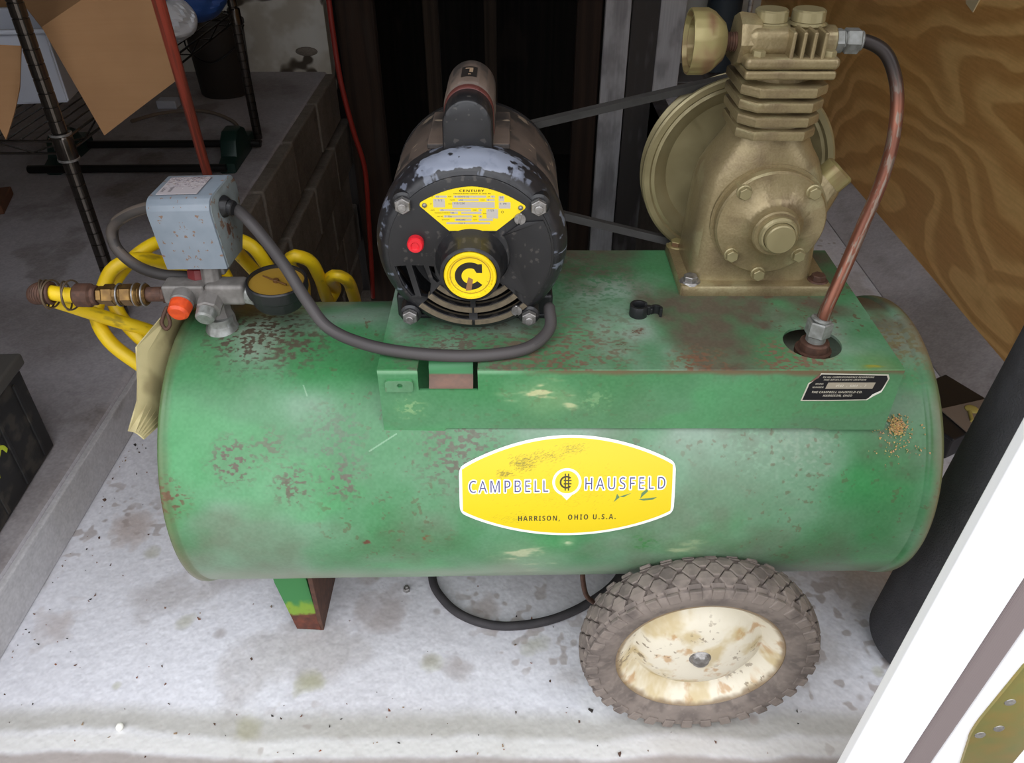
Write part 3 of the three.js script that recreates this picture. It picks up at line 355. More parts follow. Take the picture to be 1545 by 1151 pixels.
  const capMap = canvasTex(512, 512, (c) => { c.fillStyle = '#f0ce12'; c.fillRect(0, 0, 512, 512); c.strokeStyle = '#a8861a'; c.lineWidth = 10; c.beginPath(); c.arc(256, 256, 196, 0, 7); c.stroke(); c.strokeStyle = '#1d1a14'; c.lineWidth = 66; c.beginPath(); c.arc(256, 262, 118, 0.22 * Math.PI, 1.78 * Math.PI); c.stroke(); c.fillStyle = '#1d1a14'; c.beginPath(); c.moveTo(372, 130); c.lineTo(372, 228); c.lineTo(318, 228); c.lineTo(296, 190); c.lineTo(340, 130); c.fill();
    c.fillStyle = '#8a6440'; c.beginPath(); c.moveTo(238, 272); c.lineTo(282, 300); c.lineTo(262, 420); c.lineTo(206, 424); c.lineTo(222, 330); c.fill(); const r = mulberry(3); for (let i = 0; i < 120; i++) { c.globalAlpha = 0.3; c.fillStyle = '#7c6420'; const a = r() * 7, d = 150 + r() * 100; c.fillRect(256 + Math.cos(a) * d, 256 + Math.abs(Math.sin(a)) * d, 3 + r() * 9, 3 + r() * 5); } });
  mesh('hub_cap', planar(ax([[0.0262, 0.0955], [0.0265, 0.101], [0.0255, 0.1025], [0.0235, 0.1025], [0.0222, 0.1], [0, 0.0995]], 48), (x) => x / 0.053 + 0.5, (x, y) => y / 0.053 + 0.5).translate(0, -0.0075, 0), std({ map: capMap, roughness: 0.35 }), mo, { keepUV: true }).userData.label = 'yellow hub cap with a black letter';
  // rating plate: a fan of yellow metal
  const np = new THREE.Shape(); np.moveTo(-0.0215, 0.0275); np.lineTo(0.0265, 0.0275); np.lineTo(0.0545, 0.051); np.quadraticCurveTo(0.0565, 0.054, 0.0535, 0.0555); np.quadraticCurveTo(0.0275, 0.0735, 0.0025, 0.0745); np.quadraticCurveTo(-0.0225, 0.0735, -0.0475, 0.0585); np.quadraticCurveTo(-0.0505, 0.056, -0.0485, 0.0535); np.closePath();
  const npMap = canvasTex(1200, 560, (c, w, h) => { const L = (x, y) => [(x + 0.0505) / 0.107 * w, h - (y - 0.0265) / 0.0485 * h]; c.fillStyle = '#f0d314'; c.fillRect(0, 0, w, h); c.fillStyle = '#2a2412'; c.textAlign = 'center'; c.font = 'bold 46px sans-serif'; c.save(); c.translate(595, 68); c.scale(1.35, 0.8); c.fillText('CENTURY', 0, 0); c.restore(); c.font = 'bold 19px sans-serif'; c.fillText('CENTURY ELECTRIC COMPANY  ST. LOUIS, MO.', 600, 96, 560);
    const r = mulberry(4), f = (x, y, ww, hh, s) => { c.fillStyle = '#b9b2aa'; c.fillRect(x, y, ww, hh); c.fillStyle = '#565254'; c.font = 'bold ' + Math.min(30, hh * 0.9) + 'px monospace'; c.textAlign = 'left'; c.fillText(s, x + 14, y + Math.min(hh, 34) * 0.82, ww - 20); }, t = (s, x, y) => { c.fillStyle = '#6a5a18'; c.font = 'bold 17px sans-serif'; c.textAlign = 'left'; c.fillText(s, x, y); };
    t('TYPE', 130, 132); f(190, 112, 130, 26, 'CS'); t('PART', 332, 132); f(395, 112, 360, 26, '8-163410-02'); t('S F', 770, 132); f(800, 112, 50, 26, '1'); t('FRAME', 350, 172); f(440, 152, 230, 26, 'J56'); t('CODE', 690, 172); f(755, 152, 90, 26, 'K'); t('HP', 128, 220); f(165, 152, 130, 104, '1 1/2'); t('VOLTS', 330, 220); f(376, 190, 470, 72, '115/230'); f(890, 118, 62, 66, '60'); f(890, 194, 130, 76, '1 PH'); t('AMPS', 130, 296); f(232, 276, 352, 26, '15'); t('TEMP', 600, 296); f(664, 276, 40, 26, '1'); t('THERMALLY PROTECTED', 172, 330); f(350, 310, 84, 28, '05'); f(470, 310, 226, 28, ''); t('RPM', 715, 340); f(752, 276, 130, 116, '1725'); t('SER. NO.', 200, 374); f(274, 354, 320, 28, '7 70A'); t('HSG', 604, 374); f(664, 354, 40, 28, 'A'); t('ROTATION', 250, 416); f(396, 394, 190, 28, '0042848'); t('DUTY', 604, 416); f(664, 394, 160, 28, ''); f(300, 440, 490, 24, '         1728 S'); c.strokeStyle = '#6a5a18'; c.lineWidth = 5; c.beginPath(); c.arc(930, 312, 13, 0, 7); c.stroke(); });
  const npl = mesh('rating_plate', planar(new THREE.ExtrudeGeometry(np, { depth: 0.0009, bevelEnabled: false, curveSegments: 20 }).translate(0, 0, 0.0695), (x) => (x + 0.0505) / 0.107, (x, y) => (y - 0.0265) / 0.0485), std({ map: npMap, roughness: 0.4 }), mo, { keepUV: true }); npl.userData.label = 'yellow fan-shaped rating plate with print';
  mesh('rivet', new THREE.SphereGeometry(0.0026, 12, 8).translate(-0.0445, 0.0552, 0.0705), M.steel, mo); mesh('rivet', new THREE.SphereGeometry(0.0026, 12, 8).translate(0.0505, 0.0525, 0.0705), M.steel, mo);
  mesh('plate_bridge', [rbox(0.05, 0.012, 0.012, 0.002, 0.029, 0.064, 0.003)], M.blackEnamel, mo);
  // capacitor housing: two arched cans along the top
  const arch = (w, h, d, z) => { const s = new THREE.Shape(); s.moveTo(-w, 0); s.lineTo(w, 0); s.lineTo(w * 0.97, h - w); s.absellipse(0, h - w, w * 0.97, w, 0, Math.PI, false, 0); s.closePath(); return toCreasedNormals(new THREE.ExtrudeGeometry(s, { depth: d, bevelEnabled: true, bevelSize: 0.004, bevelThickness: 0.004, bevelOffset: -0.004, bevelSegments: 4, curveSegments: 28 }), 40 * D2R).translate(-0.002, 0.08, z); };
  const cap = mesh('capacitor_housing', arch(0.0255, 0.0655, 0.034, -0.008), M.blackEnamel, mo);
  mesh('housing_end', arch(0.0268, 0.0705, 0.07, -0.088), M.shell, mo); mesh('gasket', arch(0.0262, 0.0675, 0.006, -0.015), std({ color: '#5a2c26', roughness: 0.6 }), mo);
  mesh('mounting_pad', [rbox(0.084, 0.006, 0.1, -0.002, 0.0955, -0.03, 0.002)], M.shell, mo);
  const tag7 = canvasTex(64, 128, (c) => { c.fillStyle = '#241f1c'; c.fillRect(0, 0, 64, 128); c.fillStyle = '#a58c72'; c.fillRect(14, 16, 32, 14); c.fillRect(32, 16, 15, 60); c.fillRect(28, 96, 12, 12); });
  const pg = new THREE.PlaneGeometry(0.016, 0.034, 6, 1); { const p = pg.attributes.position; for (let i = 0; i < p.count; i++) { const x = p.getX(i), y = p.getY(i); p.setXYZ(i, x - 0.002, 0.08 + 0.0705 - 0.0268 + Math.sqrt(0.0272 ** 2 - x * x) + 0.0003, -0.046 - y); } pg.computeVertexNormals(); }
  mesh('painted_mark', pg, std({ map: tag7, roughness: 0.6 }), mo, { keepUV: true });
  // cradle base
  mesh('cradle', [rbox(0.17, 0.006, 0.03, 0, -0.0965, 0.02, 0.002), rbox(0.17, 0.006, 0.03, 0, -0.0965, -0.09, 0.002), rbox(0.02, 0.03, 0.135, -0.078, -0.085, -0.035, 0.004), rbox(0.02, 0.03, 0.135, 0.078, -0.085, -0.035, 0.004)], M.blackPlastic, mo);
  mesh('shaft_pulley', [ax([[0, -0.152], [0.008, -0.152], [0.008, -0.185], [0, -0.185]], 24), ax([[0, -0.176], [0.04, -0.176], [0.0405, -0.173], [0.033, -0.167], [0.033, -0.163], [0.0405, -0.157], [0.04, -0.154], [0, -0.154]], 48)], M.gold, mo);
}
{ // pump
  const pu = group('pump', AC); pu.userData.label = 'olive gold compressor pump with cooling fins';
  const bp = new THREE.Shape(); { const pts = [[0.2, 0.018], [0.377, 0.018], [0.379, 0.02], [0.379, 0.134], [0.2, 0.134]]; bp.moveTo(0.206, 0.016); bp.lineTo(0.373, 0.016); bp.quadraticCurveTo(0.379, 0.016, 0.379, 0.022); bp.lineTo(0.379, 0.13); bp.lineTo(0.2, 0.13); bp.lineTo(0.2, 0.022); bp.quadraticCurveTo(0.2, 0.016, 0.206, 0.016); }
  mesh('base_plate', extrude(bp, 0.011, 0.0025).rotateX(-90 * D2R).translate(0, TOP, 0), M.gold, pu);
  for (const [x, z, m] of [[0.213, -0.029, M.steel], [0.366, -0.031, M.rustSteel], [0.212, -0.12, M.goldWorn]]) { mesh('base_bolt', [rod(V(x, TOP + 0.011, z), V(x, TOP + 0.015, z), 0.013, 0.012), bolt(V(x, TOP + 0.014, z), Y, 0.0085, 0.007)], m, pu); }
  // crankcase: lofted superellipse sections
  const secs = [[0.551, 0.287, 0.0745, -0.081, 0.052, 6], [0.57, 0.287, 0.0735, -0.081, 0.05, 6], [0.62, 0.287, 0.0725, -0.081, 0.049, 5], [0.655, 0.287, 0.071, -0.081, 0.048, 4.5], [0.675, 0.286, 0.067, -0.08, 0.047, 4], [0.693, 0.286, 0.0595, -0.079, 0.046, 3.2], [0.706, 0.285, 0.0515, -0.078, 0.044, 2.8], [0.718, 0.285, 0.0455, -0.077, 0.042, 2.4], [0.73, 0.284, 0.042, -0.076, 0.041, 2.2], [0.745, 0.284, 0.041, -0.076, 0.04, 2.1]];
  const ns = 72, cpos = [], cidx = []; secs.forEach(([y, cx, hx, cz, hz, e]) => { for (let i = 0; i <= ns; i++) { const a = i / ns * 2 * Math.PI, c = Math.cos(a), s = Math.sin(a); cpos.push(cx + hx * Math.sign(c) * Math.abs(c) ** (2 / e), y, cz + hz * Math.sign(s) * Math.abs(s) ** (2 / e)); } });
  for (let j = 0; j < secs.length - 1; j++) for (let i = 0; i < ns; i++) { const a = j * (ns + 1) + i, b = a + ns + 1; cidx.push(a, b, a + 1, a + 1, b, b + 1); }
  const cg = new THREE.BufferGeometry(); cg.setAttribute('position', new THREE.Float32BufferAttribute(cpos, 3)); cg.setIndex(cidx); cg.setAttribute('uv', new THREE.Float32BufferAttribute(new Float32Array(cpos.length / 3 * 2), 2)); cg.computeVertexNormals();
  const cc = mesh('crankcase', [cg, rbox(0.004, 0.05, 0.02, 0.29, 0.715, -0.045, 0.001)].slice(0, 1), M.gold, pu);
  const fx = 0.292, fy = 0.632, fz = -0.033;
  const cover = mesh('bearing_cover', [lathe([[0, 0], [0.0615, 0], [0.062, 0.003], [0.062, 0.011], [0.06, 0.0135], [0.051, 0.014], [0.043, 0.0165], [0.034, 0.02], [0.028, 0.026], [0.0265, 0.03], [0.0265, 0.036], [0.025, 0.038], [0, 0.038]], V(fx, fy, fz), V(fx, fy, 1), 64, 25), lathe([[0.055, 0], [0.0655, 0], [0.0655, 0.004], [0.055, 0.004]], V(fx, fy, fz - 0.003), V(fx, fy, 1), 64)], M.gold, pu);
  mesh('shaft_cap', lathe([[0, 0], [0.0215, 0], [0.0215, 0.006], [0.0195, 0.0085], [0.0175, 0.009], [0.0168, 0.0075], [0.0168, 0.015], [0.0155, 0.0165], [0, 0.017]], V(fx + 0.001, fy, fz + 0.036), V(fx + 0.001, fy, 1), 40, 25), M.goldClean, pu);
  for (const [x, y] of [[0.255, 0.671], [0.331, 0.6715], [0.253, 0.595], [0.33, 0.595], [0.288, 0.5705]]) mesh('cover_bolt', [rod(V(x, y, -0.034), V(x, y, -0.017), 0.0085), bolt(V(x, y, -0.0175), Z, 0.0072, 0.006)], M.goldClean, pu);
  // oil filler with a knurled breather on the right shoulder
  const b0 = V(0.338, 0.642, -0.062), b1 = V(0.359, 0.664, -0.062), b2 = V(0.374, 0.681, -0.062);
  mesh('oil_filler', [lathe([[0, 0], [0.032, 0], [0.026, 0.018], [0.0195, 0.034], [0, 0.034]], b0, b1, 28)], M.gold, pu);
  mesh('breather_cap', [rod(b1, b2, 0.0185, 0.0185, 24, 0.15)], M.goldWorn, pu);
  // finned cylinder
  mesh('cylinder', rod(V(0.284, 0.73, -0.076), V(0.283, 0.8, -0.076), 0.036, 0.036, 40, 0.02), M.gold, pu);
  const fin = (y, k) => { const w = 0.0445 * k, d = 0.05 * k, c = 0.016, s = shapeOf([[-w + c, -d], [w - c, -d], [w, -d + c], [w, d - c], [w - c, d], [-w + c, d], [-w, d - c], [-w, -d + c]]); return extrude(s, 0.0058, 0.0027).rotateX(-90 * D2R).translate(0.2835, y, -0.076); };
  [[0.7265, 0.96], [0.7415, 0.98], [0.757, 1], [0.7725, 1.02]].forEach(([y, k]) => mesh('cooling_fin', fin(y, k), M.gold, pu));
  // head
  const hd = mesh('cylinder_head', [rbox(0.093, 0.009, 0.1, 0.2825, 0.7925, -0.076, 0.003), rbox(0.096, 0.012, 0.102, 0.2825, 0.804, -0.076, 0.005), rbox(0.05, 0.028, 0.075, 0.262, 0.82, -0.078, 0.01, 3), rbox(0.036, 0.027, 0.06, 0.303, 0.818, -0.082, 0.008, 3),
    rod(V(0.265, 0.8, -0.07), V(0.265, 0.833, -0.07), 0.0245, 0.0225, 36), rod(V(0.303, 0.8, -0.071), V(0.303, 0.831, -0.071), 0.0245, 0.0225, 36), lathe([[0, 0], [0.026, 0], [0.0265, 0.003], [0.024, 0.02], [0.02, 0.024], [0, 0.024]], V(0.231, 0.8185, -0.066), V(1, 0.8185, -0.066), 8), rod(V(0.3, 0.817, -0.066), V(0.333, 0.817, -0.066), 0.017, 0.015)], M.gold, pu);
  for (let i = 0; i < 4; i++) mesh('head_fin', rbox(0.0042, 0.03, 0.034, 0.2795 + i * 0.0105, 0.819, -0.044 , 0.0018), M.gold, pu);
  for (const x of [0.265, 0.303]) mesh('valve_cap', [rod(V(x, 0.831, -0.07), V(x, 0.8355, -0.07), 0.0205, 0.0195, 36), rod(V(x, 0.8345, -0.07), V(x, 0.847, -0.07), 0.0172, 0.0168, 36, 0.1)], M.goldClean, pu);
  for (const [x, z] of [[0.249, -0.036], [0.3205, -0.036], [0.245, -0.118], [0.322, -0.118]]) mesh('head_bolt', bolt(V(x, 0.809, z), Y, 0.0068, 0.006), M.goldClean, pu);
  // intake filter cup
  const fa = V(0.2195, 0.8165, -0.064), fb = V(0, 0.8165, -0.064);
  const fil = mesh('intake_filter', lathe([[0, 0], [0.014, 0], [0.019, 0.002], [0.029, 0.013], [0.0322, 0.02], [0.0322, 0.036], [0.0315, 0.0375], [0.0295, 0.0375], [0.0288, 0.036], [0.0282, 0.032], [0.0255, 0.0315], [0.025, 0.0335], [0.0235, 0.0335], [0.0232, 0.014], [0, 0.012]], fa, fb, 56), M.goldWorn, pu); fil.userData.label = 'rust-tinged round intake filter cup';
  mesh('filter_disc', lathe([[0, 0], [0.0232, 0], [0.0232, 0.003], [0.018, 0.004], [0.016, 0.0025], [0.011, 0.004], [0.008, 0.0025], [0, 0.0035]], V(0.203, 0.8165, -0.064), fb, 40), M.rustSteel, pu);
  { const ridges = [[0, 0]]; for (let i = 0; i < 7; i++) ridges.push([0.0098, i * 0.0026], [0.0088, i * 0.0026 + 0.0013]); ridges.push([0, 0.018]); mesh('nipple', lathe(ridges, V(0.2175, 0.8165, -0.064), V(1, 0.8165, -0.064), 24), M.rustSteel, pu); }
  // flywheel with belt groove and dished web
  const fw = [0.284, 0.638], flat = lathe([[0.018, -0.012], [0.02, 0.008], [0.03, 0.01], [0.034, 0.002], [0.06, -0.004], [0.088, -0.002], [0.098, 0.006], [0.104, 0.009], [0.108, 0.0085], [0.1105, 0.012], [0.117, 0.0125], [0.1195, 0.011], [0.12, 0.008], [0.111, 0.001], [0.111, -0.003], [0.12, -0.009], [0.1195, -0.012], [0.108, -0.013], [0.104, -0.006], [0.09, -0.012], [0.06, -0.014], [0.03, -0.02], [0.018, -0.02]], V(fw[0], fw[1], -0.166), V(fw[0], fw[1], 1), 96, 28);
  mesh('flywheel', [flat, rod(V(fw[0], fw[1], -0.19), V(fw[0], fw[1], -0.12), 0.019)], M.goldClean, pu).userData.label = 'large dished olive flywheel';
}
{ // V-belt round the two pulleys
  const c1 = [-0.042, 0.641, 0.0365], c2 = [0.284, 0.638, 0.1145], d = Math.hypot(c2[0] - c1[0], c2[1] - c1[1]), th = Math.atan2(c2[1] - c1[1], c2[0] - c1[0]), a = Math.acos((c1[2] - c2[2]) / d), path = [];
  for (let i = 0; i <= 24; i++) { const t = th + a + (2 * Math.PI - 2 * a) * i / 24; path.push([c1[0] + c1[2] * Math.cos(t), c1[1] + c1[2] * Math.sin(t)]); }
  for (let i = 0; i <= 48; i++) { const t = th - a + 2 * a * i / 48; path.push([c2[0] + c2[2] * Math.cos(t), c2[1] + c2[2] * Math.sin(t)]); }
  const n = path.length, prof = [[0.0045, -0.0068], [0.0045, 0.0068], [-0.0045, 0.0045], [-0.0045, -0.0045]], pos = [], idx = [];
  for (let i = 0; i < n; i++) { const p = path[i], q = path[(i + 1) % n], o = path[(i + n - 1) % n], t = [q[0] - o[0], q[1] - o[1]], l = Math.hypot(...t), nx = t[1] / l, ny = -t[0] / l; prof.forEach(([r, z]) => pos.push(p[0] + nx * r, p[1] + ny * r, -0.167 + z)); }
  for (let i = 0; i < n; i++) for (let k = 0; k < 4; k++) { const a0 = i * 4 + k, a1 = i * 4 + (k + 1) % 4, b0 = ((i + 1) % n) * 4 + k, b1 = ((i + 1) % n) * 4 + (k + 1) % 4; idx.push(a0, a1, b0, b0, a1, b1); }
  let g = new THREE.BufferGeometry(); g.setAttribute('position', new THREE.Float32BufferAttribute(pos, 3)); g.setIndex(idx); g.setAttribute('uv', new THREE.Float32BufferAttribute(new Float32Array(pos.length / 3 * 2), 2)); g.computeVertexNormals(); g = toCreasedNormals(g, 30 * D2R);
  mesh('drive_belt', g, M.belt, AC).userData.label = 'worn black drive belt';
}
{ // copper discharge pipe with its fittings
  const dp = group('discharge_pipe', AC);
  const pts = [[0.349, 0.817, -0.066], [0.366, 0.8165, -0.065], [0.386, 0.807, -0.058], [0.401, 0.778, -0.045], [0.401, 0.737, -0.02], [0.388, 0.698, 0.01], [0.367, 0.659, 0.04], [0.345, 0.614, 0.07], [0.3335, 0.585, 0.083], [0.331, 0.56, 0.085]];
  const t = tube(pts.map((p) => p), 0.0068, 120, 16); { const uv = t.attributes.uv; for (let i = 0; i < uv.count; i++) uv.setXY(i, uv.getY(i), 1 - uv.getX(i)); }
  mesh('copper_tube', t, M.copper, dp, { keepUV: true });
  mesh('head_fitting', [rod(V(0.326, 0.817, -0.066), V(0.352, 0.817, -0.066), 0.0085), hex(V(0.331, 0.817, -0.066), V(0.3415, 0.817, -0.066), 0.0125), rod(V(0.3405, 0.817, -0.066), V(0.344, 0.817, -0.066), 0.0105), hex(V(0.3435, 0.817, -0.066), V(0.359, 0.8168, -0.0655), 0.013), rod(V(0.3585, 0.8168, -0.0655), V(0.3625, 0.8166, -0.065), 0.01)], M.zinc, dp);
  const x = 0.3295, z = 0.0855; mesh('check_valve', [rod(V(x, 0.5, z), V(x, 0.534, z), 0.0175, 0.0185, 32), rod(V(x, 0.533, z), V(x, 0.546, z), 0.0165, 0.0155, 32), lathe([[0, 0], [0.0195, 0], [0.0195, 0.005], [0.017, 0.006], [0, 0.006]], V(x, 0.53, z), V(x, 1, z), 32)], M.rustSteel, dp);
  mesh('lower_nut', [rod(V(x, 0.545, z), V(x, 0.556, z), 0.0105), hex(V(x, 0.553, z), V(x + 0.0008, 0.571, z - 0.0008), 0.0138), rod(V(x, 0.57, z - 0.0006), V(x + 0.001, 0.574, z - 0.001), 0.0105)], M.zinc, dp);
}
{ // manifold with gauge, valves and quick coupler
  const mf = group('manifold', AC), y = 0.5655, z = 0.013;
  mesh('manifold_body', [rbox(0.048, 0.024, 0.024, -0.372, y, z, 0.003), rbox(0.045, 0.026, 0.026, -0.325, y, z, 0.005), lathe([[0, 0], [0.0165, 0], [0.0165, 0.012], [0.0135, 0.02], [0.014, 0.045], [0, 0.045]], V(-0.343, 0.517, 0.006), V(-0.343, 1, 0.006), 8), rod(V(-0.343, y - 0.004, z), V(-0.343, y - 0.012, z + 0.025), 0.015, 0.014, 8), rod(V(-0.343, y, z - 0.004), V(-0.343, y + 0.032, z - 0.012), 0.011)], M.castGrey, mf);
  mesh('round_plug', [rod(V(-0.3445, y - 0.011, z + 0.02), V(-0.345, y - 0.0165, z + 0.036), 0.0115, 0.0105, 24, 0.2)], M.zinc, mf);
  mesh('relief_knob', [rod(V(-0.372, y - 0.004, z + 0.02), V(-0.3725, y - 0.0085, z + 0.038), 0.0125, 0.0115, 28, 0.25)], M.orange, mf).userData.label = 'orange red relief valve knob';
  mesh('relief_stem', [rod(V(-0.372, y, z + 0.008), V(-0.372, y - 0.004, z + 0.022), 0.013)], M.castGrey, mf);
  mesh('red_plug', [hex(V(-0.36, y + 0.008, z - 0.012), V(-0.36, y + 0.02, z - 0.016), 0.012)], std({ color: '#6e2426', roughness: 0.5 }), mf);
  const gx = -0.2665, gz = 0.017, gy = 0.552, ga = V(gx, gy, gz), gb = V(gx + 0.03, gy + 1, gz + 0.05);
  const gau = mesh('pressure_gauge', lathe([[0, 0], [0.026, 0], [0.029, 0.004], [0.03, 0.014], [0.0335, 0.017], [0.0345, 0.021], [0.0345, 0.03], [0.033, 0.0315], [0.0312, 0.031], [0.031, 0.0265], [0, 0.0265]], ga, gb, 56), M.blackPlastic, mf); gau.userData.label = 'black round gauge with a browned face';
  const gmap = canvasTex(256, 256, (c) => { c.fillStyle = '#94742c'; c.fillRect(0, 0, 256, 256); c.strokeStyle = '#8a6a22'; c.lineWidth = 3; for (let i = 0; i < 28; i++) { const a = (0.75 + 1.5 * i / 27) * Math.PI; c.beginPath(); c.moveTo(128 + 96 * Math.cos(a), 128 + 96 * Math.sin(a)); c.lineTo(128 + (i % 4 ? 104 : 86) * Math.cos(a), 128 + (i % 4 ? 104 : 86) * Math.sin(a)); c.stroke(); } });
  mesh('gauge_face', planar(new THREE.CircleGeometry(0.031, 48), (x) => x / 0.062 + 0.5, (x, y) => y / 0.062 + 0.5).rotateX(-90 * D2R).applyQuaternion(new THREE.Quaternion().setFromUnitVectors(UP, gb.clone().sub(ga).normalize())).translate(gx + 0.0008, gy + 0.0272, gz + 0.0014), std({ map: gmap, roughness: 0.35 }), mf, { keepUV: true });
  mesh('needle', [rod(V(gx - 0.018, gy + 0.028, gz - 0.012), V(gx + 0.014, gy + 0.0295, gz + 0.01), 0.0011), rod(V(gx, gy + 0.027, gz), V(gx, gy + 0.031, gz), 0.0035)], std({ color: '#5a3c1a', roughness: 0.5 }), mf);
  mesh('gauge_nipple', [rod(V(-0.304, y - 0.002, z + 0.001), V(-0.292, y - 0.004, z + 0.002), 0.0125), hex(V(-0.3, y - 0.003, z + 0.002), V(-0.288, y - 0.004, z + 0.003), 0.011)], M.zinc, mf);
  // coupler train towards the hose
  const yl = 0.561, P = (x) => V(x, yl + (x + 0.4) * 0.02, z);
  mesh('pipe_nipple', [rod(P(-0.395), P(-0.42), 0.0085), hex(P(-0.396), P(-0.401), 0.0105)], M.rustSteel, mf);
  const co = mesh('quick_coupler', [rod(P(-0.418), P(-0.424), 0.0125), rod(P(-0.4245), P(-0.428), 0.0115), rod(P(-0.427), P(-0.434), 0.0135), hex(P(-0.434), P(-0.447), 0.0125), rod(P(-0.446), P(-0.456), 0.0115), hex(P(-0.455), P(-0.468), 0.0128), hex(P(-0.468), P(-0.475), 0.0105)], M.brass, mf);
  mesh('spring_ring', [P(-0.4215), P(-0.4315), P(-0.45)].map((p) => new THREE.TorusGeometry(0.0128, 0.0011, 8, 28).rotateY(90 * D2R).translate(p.x, p.y, p.z)), M.steel, mf);
}
{ // pressure switch box
  const w = 0.0685, sw = group('pressure_switch', AC, [-0.348, 0.597, -0.012]); sw.userData.label = 'pale blue grey pressure switch box, scratched and rusting at its edges'; sw.rotation.set(0, -5 * D2R, 3.2 * D2R);
  // side outline in (z, y): rounded front top, cut back bottom
  const o = new THREE.Shape(); o.moveTo(0.032, 0); o.lineTo(0.034, 0.062); o.quadraticCurveTo(0.0345, 0.078, 0.02, 0.0815); o.lineTo(-0.03, 0.0835); o.quadraticCurveTo(-0.042, 0.082, -0.043, 0.068); o.lineTo(-0.036, 0.03); o.lineTo(-0.012, 0); o.closePath();
  mesh('cover', extrude(o, w, 0.0012, 16).rotateY(-90 * D2R).translate(w / 2, 0, 0), M.switchGrey, sw);
  mesh('side_plate', extrude(o, 0.0022, 0.0005, 16).rotateY(-90 * D2R).scale(1, 0.97, 0.95).translate(w / 2 + 0.0017, 0.001, -0.0012), M.switchSide, sw);
  const lm = canvasTex(512, 420, (c) => { c.fillStyle = '#a39c9e'; c.fillRect(0, 0, 512, 420); const r = mulberry(21); for (let i = 0; i < 900; i++) { c.globalAlpha = 0.35 + r() * 0.4; c.fillStyle = ['#4a4048', '#6d6068', '#cfc8c4', '#3a3240', '#8a7666'][Math.floor(r() * 5)]; c.fillRect(r() * 512, r() * r() * 340, 4 + r() * 34, 3 + r() * 9); } c.globalAlpha = 1; c.fillStyle = '#2a242c'; c.font = 'bold 54px sans-serif'; c.save(); c.translate(66, 402); c.rotate(-Math.PI / 2); c.fillText('HOT', 0, 0); c.restore(); c.save(); c.translate(160, 402); c.rotate(-Math.PI / 2); c.fillText('WARN', 0, 0, 120); c.restore(); });
  mesh('warning_label', planar(box(0.046, 0.0007, 0.042, -0.004, 0.0835, -0.006).rotateX(2.3 * D2R), (x) => (x + 0.027) / 0.046, (x, y, z) => 1 - (z + 0.027) / 0.042), std({ map: lm, roughness: 0.6 }), sw, { keepUV: true });
  mesh('side_slot', [new THREE.SphereGeometry(0.0045, 14, 10).scale(0.3, 1.7, 0.9).translate(w / 2 + 0.0018, 0.036, 0.006)], M.rustSteel, sw);
  mesh('grommet', [rod(V(w / 2, 0.061, 0.002), V(w / 2 + 0.009, 0.0605, 0.003), 0.0125, 0.011, 24, 0.25), rod(V(w / 2 + 0.008, 0.0605, 0.003), V(w / 2 + 0.014, 0.059, 0.004), 0.0085)], M.blackPlastic, sw);
  mesh('foot_bracket', [rbox(0.03, 0.02, 0.03, 0.005, -0.009, -0.002, 0.003)], M.castGrey, sw);
}
mesh('motor_cord', capTube([[-0.303, 0.654, -0.011], [-0.29, 0.648, 0.0], [-0.276, 0.638, 0.012], [-0.246, 0.612, 0.04], [-0.22, 0.584, 0.068], [-0.197, 0.564, 0.088], [-0.155, 0.552, 0.103], [-0.092, 0.5485, 0.116], [-0.023, 0.5478, 0.116], [0.02, 0.549, 0.102], [0.041, 0.557, 0.078], [0.041, 0.568, 0.055]], 0.0066, 160, 14), M.cable, AC).userData.label = 'grey cord from the switch box to the motor';
mesh('supply_cord', capTube([[-0.378, 0.654, -0.02], [-0.4, 0.652, -0.024], [-0.437, 0.638, -0.032], [-0.462, 0.618, -0.038], [-0.463, 0.598, -0.034], [-0.443, 0.58, -0.024], [-0.41, 0.573, -0.012], [-0.375, 0.572, -0.008]], 0.0066, 120, 14), M.cableDark, AC).userData.label = 'dark cord looping out of the left of the switch box';
